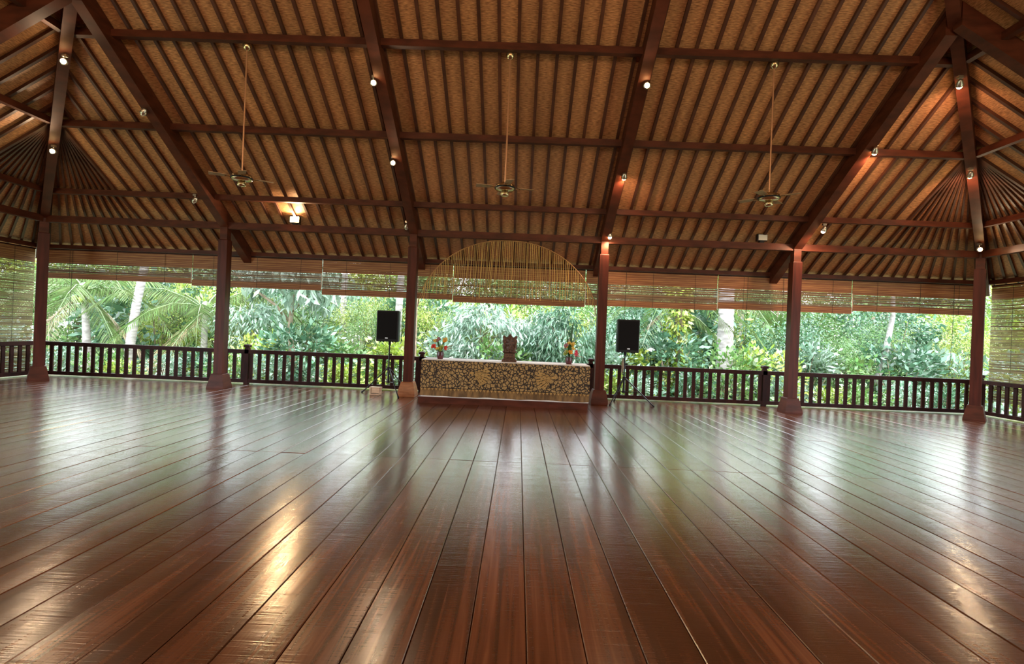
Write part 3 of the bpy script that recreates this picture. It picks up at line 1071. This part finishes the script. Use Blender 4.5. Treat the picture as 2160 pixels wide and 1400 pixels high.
# ------------------------------------------------------------------ ceiling fans
def ceiling_fan(x, label, ph):
    y, zt, zh = -3.42, 5.93, 3.80
    t = thing('ceiling_fan', (x, y, zh), label, 'fan')
    MB().frustum((0, 0, 0), [(0.02, 2.03), (0.055, 2.06), (0.07, 2.11), (0.045, 2.16), (0.02, 2.19)], sides=14).build('canopy', BRASS, t, smooth=True)
    MB().tube([(0, 0, 0.08), (0, 0, 2.05)], 0.013, 8).build('rod', COPPER, t)
    MB().frustum((0, 0, 0), [(0.05, -0.05), (0.14, -0.035), (0.16, 0.0), (0.15, 0.045), (0.08, 0.075), (0.03, 0.095)], sides=18).build('motor', BRASS, t, smooth=True)
    MB().frustum((0, 0, 0), [(0.03, -0.13), (0.062, -0.12), (0.068, -0.09), (0.05, -0.05)], sides=14).build('lower_cap', BRASS, t, smooth=True)
    MB().frustum((0, 0, 0), [(0.165, -0.012), (0.168, 0.0), (0.165, 0.012)], sides=18).build('motor_band', BLACK, t)
    for k in range(4):
        a = ph + k * math.pi / 2
        c, s = math.cos(a), math.sin(a)
        P = []
        for (r, o, z) in ((0.2, -0.05, 0.005), (0.46, -0.06, -0.002), (0.46, 0.06, 0.014), (0.2, 0.05, 0.014)):
            P.append((r * c - o * s, r * s + o * c, z))
        MB().hexa(P + [(p[0], p[1], p[2] + 0.007) for p in P]).build('blade', BLADE, t)
        MB().tube([(0.12 * c, 0.12 * s, 0.0), (0.24 * c, 0.24 * s, 0.006)], 0.009, 6).build('blade_arm', BRASS, t)


ceiling_fan(-4.19, 'brass ceiling fan on a long rod above the second bay from the left', 0.5)
ceiling_fan(0.0, 'brass ceiling fan on a long rod above the altar bay', 0.2)
ceiling_fan(4.15, 'brass ceiling fan on a long rod above the second bay from the right', 0.8)


# ------------------------------------------------------------------ lamps
def spot(p, aim, label, on=120.0, size=1.0, tint=(1.0, 0.70, 0.43)):
    """small adjustable spotlight: bracket on the timber, cup and bulb"""
    p, aim = Vector(p), Vector(aim).normalized()
    t = thing('spotlight', p, label, 'lamp')
    MB().box((0, 0, 0.10), (0.07, 0.05, 0.04)).build('bracket', CHROME, t)
    MB().tube([(0, 0, 0.09), (0, 0, 0.02)], 0.012, 6).build('arm', CHROME, t)
    rr = [0.02, 0.035, 0.05, 0.058]
    MB().tube([-aim * 0.07, -aim * 0.055, -aim * 0.0, aim * 0.035], rr, 12).build('cup', CHROME, t, smooth=True)
    MB().ball(aim * 0.045, 0.040 * size, 12, 8).build('bulb', BULB if on else BULBOFF, t, smooth=True)
    if on:
        d = bpy.data.lights.new('spotlight_glow', 'SPOT')
        d.energy = on * LAMP
        d.color = tint
        d.spot_size = R(150)
        d.spot_blend = 0.8
        d.shadow_soft_size = 0.05
        o = bpy.data.objects.new('spotlight_glow', d)
        COL.objects.link(o)
        o.parent = t
        o.location = aim * 0.11
        o.rotation_euler = aim.to_track_quat('-Z', 'Y').to_euler()
    return t


V3 = lambda a, u, w: (a, -u, rz(u, w))
HL = lambda u, w: (XL + u, -u, rz(u, w))
HR = lambda u, w: (XR - u, -u, rz(u, w))
T = 110.0
WARM = (1.0, 0.56, 0.32)
spot(HL(3.34, -0.30), (0.3, -0.9, -0.25), 'glowing spotlight high on the left hip rafter', T)
spot(HL(1.80, -0.30), (0.3, -0.9, -0.25), 'glowing spotlight on the left hip rafter below the second purlin', T)
spot(V3(-2.22, 3.17, -0.28), (0.1, -0.9, -0.3), 'upper glowing spotlight on the main rafter left of the middle', T)
spot(V3(-2.20, 1.80, -0.28), (0.1, -0.9, -0.3), 'lower glowing spotlight on the main rafter left of the middle', T)
spot(V3(2.20, 3.27, -0.28), (-0.1, -0.9, -0.3), 'glowing spotlight high on the main rafter right of the middle', T)
spot(HR(0.35, -0.30), (-0.3, -0.8, -0.3), 'glowing spotlight at the head of the rightmost column', T * 0.7)
spot(V3(-6.44, 2.57, -0.27), (-0.6, 0.3, -0.7), 'upper unlit spotlight on the main rafter above the second column', 0)
spot(V3(-6.60, 0.80, -0.27), (-0.6, 0.3, -0.7), 'lower unlit spotlight on the main rafter above the second column', 0)
spot(HL(0.02, -0.10), (-0.4, 0.5, -0.7), 'unlit spotlight at the head of the leftmost column', 0)
spot(V3(-2.25, 0.22, -0.18), (-0.2, 0.6, -0.7), 'unlit spotlight at the head of the column left of the altar', 0)
spot(V3(2.20, 1.70, -0.28), (0.1, 0.75, -0.6), 'spotlight on the main rafter right of the middle, turned to the altar', T * 0.6, 1.0, WARM)
spot(V3(2.22, 0.24, -0.22), (0.0, 0.25, -1.0), 'spotlight shining down the column right of the altar', 130, 1.0, WARM)
spot(V3(6.48, 2.36, -0.28), (0.3, 0.7, -0.65), 'upper spotlight on the main rafter above the fifth column', 110, 1.0, WARM)
spot(V3(6.60, 0.70, -0.30), (-0.1, 0.5, -1.0), 'lower spotlight on the main rafter above the fifth column', 170, 1.0, WARM)
spot(HR(3.49, -0.32), (0.4, 0.6, -0.6), 'spotlight high on the right hip rafter', 90, 1.0, WARM)
spot(HR(2.03, -0.32), (0.4, 0.6, -0.5), 'spotlight on the right hip rafter at the second purlin', 90, 1.0, WARM)


def flood(x, label, on):
    t = thing('floodlight', (x, -0.02, 3.74), label, 'lamp')
    MB().box((0, 0, 0.03), (0.10, 0.06, 0.06)).build('bracket', METAL, t)
    MB().box((0, 0.0, 0.115), (0.225, 0.09, 0.15)).build('housing', METAL, t)
    MB().box((0.008, -0.05, 0.115), (0.19, 0.012, 0.122)).build('glass', BULB if on else WHITE, t)
    if on:
        d = bpy.data.lights.new('floodlight_glow', 'AREA')
        d.shape = 'RECTANGLE'
        d.size, d.size_y = 0.19, 0.12
        d.energy = on * LAMP
        d.color = (1.0, 0.66, 0.34)
        o = bpy.data.objects.new('floodlight_glow', d)
        COL.objects.link(o)
        o.parent = t
        o.location = (0.0, -0.065, 0.115)
        o.rotation_euler = (R(-82), 0, 0)


flood(-4.81, 'glowing floodlight standing on the tie beam left of the left loudspeaker', 75)
flood(5.62, 'unlit white-faced floodlight standing on the tie beam near the fifth column', 0)

# unseen spotlights added on the rear slope to brighten roof and room
k = 0
for x in (-6.4, -2.1, 2.1, 6.4):
    for u in (1.8, 3.6):
        k += 1
        spot((x, -DEPTH + u, rz(u, -0.28)), (-x * 0.03, 0.95, 0.12), 'added rear slope fill light %s' % ['', 'lower at far left', 'upper at far left', 'lower left of the middle', 'upper left of the middle',
             'lower right of the middle', 'upper right of the middle', 'lower at far right', 'upper at far right'][k] + ', behind the viewer', 400)


# ------------------------------------------------------------------ garden plants
GZ = -0.95


def leaf_cloud(C, D, Ln, Wd, up=None):
    """leaves as two-triangle folded blades. C base points, D directions, Ln lengths, Wd widths"""
    n = len(C)
    D = D / np.linalg.norm(D, axis=1, keepdims=True)
    ref = np.tile(np.array([[0, 0, 1.0]]), (n, 1)) + rng.normal(0, 0.5, (n, 3))
    S = np.cross(D, ref)
    S /= np.linalg.norm(S, axis=1, keepdims=True) + 1e-9
    N = np.cross(S, D)
    Ln, Wd = Ln[:, None], Wd[:, None]
    mid = C + D * Ln * 0.5
    P0 = C
    P1 = mid + S * Wd * 0.5 - N * Wd * 0.12
    P2 = C + D * Ln - N * Ln * 0.12
    P3 = mid - S * Wd * 0.5 - N * Wd * 0.12
    V = np.stack([P0, P1, P2, P3], 1).reshape(-1, 3)
    b = np.arange(n)[:, None] * 4
    F = np.concatenate([b + [0, 1, 2], b + [0, 2, 3]], 1).reshape(-1, 3)
    return V, F


def clumpy(n, nclump, rad, zc, zr, cl, seed_dir=0.0):
    """leaf base points in clumps inside an ellipsoid"""
    u = rng.normal(0, 1, (nclump, 3))
    u /= np.linalg.norm(u, axis=1, keepdims=True)
    r = rng.uniform(0.35, 1.0, (nclump, 1)) ** 0.6
    cc = u * r * np.array([rad, rad, zr]) + np.array([0, 0, zc])
    k = rng.integers(0, nclump, n)
    P = cc[k] + rng.normal(0, cl, (n, 3))
    out = P - np.array([0, 0, zc])
    return P, out, cc


def crown_mesh(name, m, n, nclump, rad, zc, zr, cl, L, W, droop):
    P, out, cc = clumpy(n, nclump, rad, zc, zr, cl)
    D = out / (np.linalg.norm(out, axis=1, keepdims=True) + 1e-6) * 0.7 + rng.normal(0, 0.6, (n, 3))
    D[:, 2] -= droop
    V, F = leaf_cloud(P, D, L * rng.uniform(0.65, 1.3, n), W * rng.uniform(0.7, 1.3, n))
    return np_mesh(name, V, F, m), cc


def trunk_mesh(name, cc, zc, r0, m, h):
    b = MB()
    pts = [(0, 0, 0), (0.06, 0.03, h * 0.35), (-0.03, 0.05, h * 0.7), (0, 0, h)]
    b.tube(pts, [r0, r0 * 0.85, r0 * 0.7, r0 * 0.5], 8)
    for c in cc[:9]:
        s = (0, 0, h * random.uniform(0.55, 0.95))
        mid = ((s[0] + c[0]) / 2, (s[1] + c[1]) / 2, (s[2] + c[2]) / 2 - 0.1)
        b.tube([s, mid, tuple(c)], [r0 * 0.4, r0 * 0.28, r0 * 0.12], 5)
    return b.mesh(name, m, True)


plants = []          # (object, kind label, x, y) for the ordinals in the labels


def plant(name, parts, x, y, s, kindlabel, cat, group, z=GZ, rot=None):
    o = bpy.data.objects.new(name, None)
    COL.objects.link(o)
    o.location = (x, y, z)
    o.rotation_euler = (0, 0, random.uniform(0, 6.28) if rot is None else rot)
    o.scale = (s, s, s * random.uniform(0.92, 1.1))
    for pn, me, kind in parts:
        put(pn, me, o, kind=kind)
    plants.append((o, kindlabel, cat, group, x, y))
    return o


# variants -----------------------------------------------------------
def tree_variant(m, n, nclump, rad, zc, zr, cl, L, W, droop, r0=0.12, bark=BARKB):
    fm, cc = crown_mesh('foliage', m, n, nclump, rad, zc, zr, cl, L, W, droop)
    tm = trunk_mesh('trunk', cc, zc, r0, bark, zc)
    return [('foliage', fm, 'stuff'), ('trunk', tm, None)]


BROAD = [tree_variant(m, 5200, 60, 2.0, 3.4, 2.2, 0.32, 0.18, 0.085, 0.35) for m in (F_MID, F_YEL, F_DARK)]
FINE = [tree_variant(m, 7000, 70, 1.7, 3.0, 2.4, 0.28, 0.19, 0.034, 0.45, 0.07) for m in (F_YEL, F_MID)]
PALE = [tree_variant(m, 2600, 40, 1.7, 3.2, 1.6, 0.24, 0.34, 0.075, 1.1, 0.08) for m in (F_PALE, F_DARK)]
FAR = [tree_variant(m, 7000, 80, 3.4, 5.0, 4.0, 0.5, 0.31, 0.14, 0.35, 0.2) for m in (F_MID, F_YEL, F_DARK)]


def shrub_variant(m, n, rad, h, L, W, droop):
    P, out, cc = clumpy(n, 16, rad, h * 0.5, h * 0.5, 0.16)
    P[:, 2] = np.clip(P[:, 2], 0.05, None)
    D = out * 1.2 + rng.normal(0, 0.5, (n, 3))
    D[:, 2] += 0.2 - droop
    V, F = leaf_cloud(P, D, L * rng.uniform(0.65, 1.3, n), W * rng.uniform(0.7, 1.3, n))
    b = MB()
    for c in cc[:10]:
        b.tube([(c[0] * 0.1, c[1] * 0.1, 0), (c[0] * 0.5, c[1] * 0.5, max(0.1, c[2]) * 0.5), (c[0], c[1], max(0.1, c[2]))], [0.02, 0.014, 0.006], 5)
    return [('foliage', np_mesh('foliage', V, F, m), 'stuff'), ('stem', b.mesh('stem', BARKB), None)]


SHRUB = [shrub_variant(F_MID, 1300, 0.85, 1.7, 0.17, 0.08, 0.2), shrub_variant(F_YEL, 1300, 0.8, 1.6, 0.16, 0.075, 0.2),
         shrub_variant(F_DARK, 1300, 0.9, 1.8, 0.18, 0.09, 0.3), shrub_variant(F_PALE, 1300, 0.85, 1.6, 0.17, 0.07, 0.3)]


def frond_mesh(L, rise, droop, m, nl=58, ll=0.66, hang=0.55, w=0.017):
    """pinnate palm frond from the origin along +x"""
    t = np.linspace(0, 1, nl)
    X = L * t
    Z = rise * L * t - droop * L * t ** 2.2
    b = MB()
    b.tube([(L * q, 0, rise * L * q - droop * L * q ** 2.2) for q in (0, 0.15, 0.35, 0.6, 0.8, 1.0)], [0.03, 0.022, 0.018, 0.013, 0.009, 0.004], 5)
    for k in range(2, nl):
        q = t[k]
        l = ll * (0.35 + 0.65 * math.sin(math.pi * min(1, 0.18 + 0.82 * q)) ** 0.7)
        for s in (-1, 1):
            h = hang + random.uniform(-0.12, 0.12)
            p = Vector((X[k], 0, Z[k]))
            d = Vector((0.42, s * (1 - 0.55 * h), -h)).normalized()
            e = p + d * l + Vector((0, 0, -0.10 * l))
            mid = p + d * l * 0.5
            wv = Vector((w, 0, 0))
            b.add([p, mid + wv, e, mid - wv], [(0, 1, 2), (0, 2, 3)])
    return b.mesh('frond', m)


FR_UP = frond_mesh(3.0, 0.75, 0.85, F_FROND)
FR_ARC = frond_mesh(3.2, 0.35, 0.85, F_FROND)
FR_LOW = frond_mesh(2.9, -0.35, 0.65, F_FROND, hang=0.75)
FR_DRY = frond_mesh(2.7, -0.9, 0.45, F_DRY, hang=0.7)


def bark_tube(pts, rads, rings=26):
    """palm trunk with ring scars as relief"""
    P, Rr = [], []
    pts = [Vector(p) for p in pts]
    for i in range(rings * 2 + 1):
        q = i / (rings * 2) * (len(pts) - 1)
        k = min(int(q), len(pts) - 2)
        f = q - k
        P.append(pts[k].lerp(pts[k + 1], f))
        r = rads[k] + (rads[k + 1] - rads[k]) * f
        Rr.append(r * (1.06 if i % 2 else 0.97))
    return MB().tube(P, Rr, 10)


def palm(x, y, top, r, label, nf=14, lean=(0, 0), dry=2, s=1.0, fronds=None, nuts=False, bark=BARK):
    """coconut palm; top = crown height above ground"""
    o = thing('coconut_palm', (x, y, GZ), label, 'palm tree', 'coconut palms in the garden')
    tip = (lean[0], lean[1], top)
    bark_tube([(0, 0, 0), (lean[0] * 0.22, lean[1] * 0.22, top * 0.33), (lean[0] * 0.55, lean[1] * 0.55, top * 0.66), tip],
              [r * 1.25, r, r * 0.9, r * 0.75], int(top * 5)).build('trunk', bark, o, smooth=True)
    fr = fronds
    if fr is None:
        fr = []
        for k in range(nf):
            me = (FR_UP, FR_ARC, FR_LOW)[k % 3]
            fr.append((me, k * 137.5, random.uniform(0.85, 1.15)))
        for k in range(dry):
            fr.append((FR_DRY, random.uniform(0, 360), 0.9))
    for me, a, q in fr:
        f = put('frond', me, o, (tip[0] + 0.08 * math.cos(R(a)), tip[1] + 0.08 * math.sin(R(a)), tip[2] - (0.15 if me in (FR_LOW, FR_DRY) else 0)), rot=(random.uniform(-0.15, 0.15), 0, R(a)))
        f.scale = (q * s,) * 3
        if me is FR_DRY:
            f['label'] = 'dry brown frond'
    MB().ball((tip[0], tip[1], tip[2] - 0.02), (r * 1.5, r * 1.5, 0.3), 8, 6).build('crown_shaft', F_FROND, o)
    if nuts:
        for k in range(5):
            MB().ball((tip[0] + 0.24 * math.cos(k * 1.3), tip[1] + 0.24 * math.sin(k * 1.3), tip[2] - 0.32), (0.10, 0.10, 0.13), 8, 6).build('coconut', F_YEL, o)
    return o


palm(-13.15, 6.0, 9.0, 0.135, 'tall leaning coconut palm with a pale ringed trunk, outside the leftmost bay', lean=(1.35, 0.3))
palm(-14.9, 6.6, 3.35, 0.13, 'short coconut palm with its low crown in view, beyond the leftmost bay', s=1.05, nuts=True, lean=(-0.25, 0),
     fronds=[(FR_ARC, -5, 1.0), (FR_ARC, 185, 1.05), (FR_UP, 40, 1.0), (FR_UP, 150, 1.0), (FR_UP, 250, 0.9), (FR_ARC, 300, 1.0), (FR_LOW, -25, 1.05), (FR_LOW, 205, 1.0),
             (FR_DRY, 192, 1.2), (FR_DRY, 20, 0.9), (FR_ARC, 100, 1.0), (FR_UP, 330, 1.0), (FR_LOW, 330, 0.9), (FR_UP, 90, 0.9)])
palm(-7.10, 10.0, 9.5, 0.12, 'slim straight palm with a white trunk behind the left railing, in the second bay', lean=(0.1, 0.2))
palm(-4.55, 9.0, 9.0, 0.14, 'white-trunked palm standing behind the left loudspeaker', lean=(0.2, 0.2))
palm(-2.93, 4.6, 8.5, 0.068, 'thin speckled palm stem close beside the column left of the altar', nf=9, s=0.7, lean=(-0.1, 0.1), bark=BARKB)
palm(7.50, 6.5, 10.0, 0.25, 'thick white palm trunk seen between the fourth and fifth columns', lean=(0.05, 0.2))
palm(10.2, 12.0, 4.6, 0.14, 'middle-sized palm with drooping fronds right of the thick white trunk', lean=(0.2, 0), s=1.1)
palm(5.9, 8.5, 3.9, 0.12, 'low palm whose dark fronds hang left of the thick white trunk', s=1.0, lean=(0.3, 0))
palm(-11.4, 7.6, 2.9, 0.12, 'low palm with arching pale fronds right of the leaning trunk', s=1.1)
palm(-19.5, 10.0, 3.6, 0.13, 'low palm half hidden behind the leftmost column', s=1.0)
palm(0.0, 7.5, 2.6, 0.10, 'low palm with dry hanging fronds beyond the altar', s=0.85, nf=10, dry=6)

# vine-covered trunk
vt = thing('vine_clad_tree', (6.05, 7.2, GZ), 'tree trunk wrapped in yellow-green climbing vine, left of the thick white trunk', 'tree')
MB().tube([(0, 0, 0), (0.05, 0, 3), (0, 0.1, 7)], [0.16, 0.14, 0.1], 9).build('trunk', BARKB, vt, smooth=True)
n = 2200
zz = rng.uniform(0.1, 6.5, n)
aa = rng.uniform(0, 6.28, n)
rr = rng.uniform(0.15, 0.42, n)
C = np.stack([rr * np.cos(aa), rr * np.sin(aa), zz], 1)
Dv = np.stack([np.cos(aa), np.sin(aa), rng.uniform(-1.2, 0.1, n)], 1)
Vv, Fv = leaf_cloud(C, Dv, rng.uniform(0.14, 0.26, n), rng.uniform(0.09, 0.15, n))
put('vine_leaves', np_mesh('vine_leaves', Vv, Fv, F_YEL), vt, kind='stuff')

# branching tree in the second bay and the bare leaning trunk in the last bay
bt = thing('forked_tree', (-7.75, 6.8, GZ), 'forked brown tree with drooping pale leaves behind the left railing', 'tree')
fb = MB()
fb.tube([(0.05, 0, 0), (0.0, 0, 1.2), (-0.1, 0, 2.3), (-0.05, 0, 3.3), (0.2, 0, 4.8)], [0.11, 0.09, 0.085, 0.07, 0.04], 8)
fb.tube([(-0.08, 0, 2.5), (-0.6, -0.1, 3.1), (-1.3, -0.2, 3.6), (-2.2, 0, 4.2)], [0.06, 0.05, 0.04, 0.02], 7)
fb.tube([(-0.05, 0, 2.9), (0.6, -0.2, 3.5), (1.5, -0.3, 3.8)], [0.05, 0.035, 0.02], 6)
fb.build('trunk', BARKB, bt, smooth=True)
P, out, cc = clumpy(1300, 22, 1.8, 4.1, 0.9, 0.26)
Dq = rng.normal(0, 0.5, (1300, 3)) + np.array([0, 0, -0.9])
Vv, Fv = leaf_cloud(P, Dq, 0.42 * rng.uniform(0.7, 1.3, 1300), 0.12 * rng.uniform(0.7, 1.3, 1300))
put('foliage', np_mesh('foliage', Vv, Fv, F_PALE), bt, kind='stuff')
lt = thing('leaning_tree', (13.4, 7.5, GZ), 'bare pale trunk leaning among the shrubs of the rightmost bay', 'tree')
MB().tube([(0, 0, 0), (0.1, 0, 1.4), (0.35, 0, 2.4), (0.55, 0, 3.6), (0.5, 0, 5.5)], [0.12, 0.11, 0.10, 0.08, 0.05], 8).build('trunk', BARK, lt, smooth=True)
P, out, cc = clumpy(1500, 24, 1.8, 5.2, 1.3, 0.3)
Dq = rng.normal(0, 0.6, (1500, 3)) + np.array([0, 0, -0.4])
Vv, Fv = leaf_cloud(P, Dq, 0.26 * rng.uniform(0.7, 1.3, 1500), 0.11 * rng.uniform(0.7, 1.3, 1500))
put('foliage', np_mesh('foliage', Vv, Fv, F_MID), lt, kind='stuff')

# central pale drooping tree and its dark neighbour
plant('drooping_tree', PALE[0], -0.9, 6.2, 0.80, 'silvery tree with long drooping leaves', 'tree', 'drooping trees beyond the altar')
plant('drooping_tree', PALE[0], 0.9, 7.0, 0.72, 'silvery tree with long drooping leaves', 'tree', 'drooping trees beyond the altar')
plant('drooping_tree', PALE[1], 2.0, 5.6, 0.70, 'dark green tree with long drooping leaves', 'tree', 'drooping trees beyond the altar')
plant('drooping_tree', PALE[0], -9.6, 7.6, 0.70, 'silvery tree with long drooping leaves', 'tree', 'drooping trees beyond the altar')
plant('drooping_tree', PALE[1], 4.3, 7.4, 0.75, 'dark green tree with long drooping leaves', 'tree', 'drooping trees beyond the altar')

# mid-distance trees
kinds = ['mid-green broad-leaved tree', 'yellow-green broad-leaved tree', 'blue-green broad-leaved tree']
fk = ['feathery yellow-green tree', 'feathery mid-green tree']
for (x, y, v, s) in ((-19, 11, 0, 0.9), (-13.2, 12, 1, 0.8), (-9.6, 12.5, 2, 0.8), (-6.2, 13.5, 0, 0.8), (-2.6, 13, 1, 0.75), (3.2, 12.5, 0, 0.8), (6.6, 13.5, 2, 0.8), (9.0, 9.4, 2, 0.62),
                     (10.7, 8.0, 2, 0.60), (12.5, 10.5, 0, 0.72), (15.2, 9.0, 2, 0.70), (17.6, 10.0, 1, 0.75), (20.5, 11.5, 0, 0.9), (4.9, 9.6, 2, 0.62), (-4.4, 11.2, 0, 0.7), (-16.8, 12.5, 1, 0.85)):
    plant('broadleaf_tree', BROAD[v], x, y, s, kinds[v], 'tree', 'broad-leaved trees in the garden')
for (x, y, v, s) in ((-6.0, 9.2, 0, 0.72), (-3.4, 9.6, 0, 0.75), (-8.6, 10.4, 1, 0.75), (-1.9, 8.4, 1, 0.62), (2.6, 9.6, 0, 0.7), (1.3, 10.4, 0, 0.75), (13.9, 8.4, 1, 0.68), (11.6, 6.9, 1, 0.55), (-14.6, 10.0, 0, 0.75),
                     (-5.2, 7.4, 1, 0.55), (16.4, 7.2, 0, 0.6)):
    plant('feathery_tree', FINE[v], x, y, s, fk[v], 'tree', 'feathery trees in the garden')
# shrubs
sk = ['mid-green bushy shrub', 'yellow-green bushy shrub', 'dark blue-green bushy shrub', 'silvery bushy shrub']
NEAR = [3, 0, 1, 3, 2, 0, 3, 3, 1, 0, 3, 2, 1]
xs = np.linspace(-14.2, 14.6, 26)
for i, x in enumerate(xs):
    plant('shrub', SHRUB[NEAR[i % 13]], float(x) + random.uniform(-0.3, 0.3), random.uniform(3.9, 5.0), random.uniform(0.72, 0.92), sk[NEAR[i % 13]] + ' close behind the railing', 'shrub', 'shrubs along the railing')
xs = np.linspace(-18, 18.5, 24)
for i, x in enumerate(xs):
    v = (i * 5 + i // 2) % 4
    if -17.5 < x < -9.5:
        continue
    plant('shrub', SHRUB[v], float(x) + random.uniform(-0.4, 0.4), random.uniform(5.2, 6.8), random.uniform(1.15, 1.5), sk[v] + ' further back in the garden', 'shrub', 'shrubs further back')
xs = np.linspace(-23, 23, 18)
for i, x in enumerate(xs):
    v = (i * 3 + 1) % 4
    plant('shrub', SHRUB[v], float(x) + random.uniform(-0.5, 0.5), random.uniform(9, 12), random.uniform(1.8, 2.3), 'large ' + sk[v] + ' deep in the garden', 'shrub', 'large shrubs deep in the garden')
# far trees
xs = np.linspace(-36, 36, 19)
for i, x in enumerate(xs):
    v = (i * 2 + i // 3) % 3
    plant('jungle_tree', FAR[v], float(x) + random.uniform(-0.8, 0.8), random.uniform(17, 22), random.uniform(0.75, 1.0), ['mid-green', 'yellow-green', 'blue-green'][v] + ' tall tree at the far side of the garden', 'tree', 'far jungle trees')
xs = np.linspace(-46, 46, 16)
for i, x in enumerate(xs):
    v = (i + 1) % 3
    plant('jungle_tree', FAR[v], float(x), random.uniform(27, 32), random.uniform(1.0, 1.25), ['mid-green', 'yellow-green', 'blue-green'][v] + ' tall tree in the hindmost row', 'tree', 'hindmost jungle trees')
plant('jungle_tree', FAR[0], 1.6, 15.5, 0.8, 'mid-green tall tree at the far side of the garden', 'tree', 'far jungle trees')
# beside the pavilion
for (x, y, v, s) in ((-16, 1.5, 0, 1.5), (-15, -1.0, 2, 1.6), (-17.5, -3, 1, 1.7), (15.4, 1.6, 1, 1.6), (15, -0.8, 2, 1.6), (17, -3, 0, 1.7), (14.6, 3.4, 3, 1.4), (-14.9, 3.6, 3, 1.4)):
    plant('shrub', SHRUB[v], x, y, s, sk[v] + ' beside the pavilion', 'shrub', 'shrubs beside the pavilion')

# labels: kind plus its rank from the left as the viewer sees it
NUM = ['first', 'second', 'third', 'fourth', 'fifth', 'sixth', 'seventh', 'eighth', 'ninth', 'tenth', 'eleventh', 'twelfth']
byk = {}
for p in plants:
    byk.setdefault(p[1], []).append(p)
for kl, ps in byk.items():
    ps.sort(key=lambda p: (p[4] - 0.3) / (p[5] + 11.6))
    for i, p in enumerate(ps):
        lab = kl if len(ps) == 1 else '%s, %s from the left' % (kl, NUM[i])
        tag(p[0], lab, p[2], p[3])
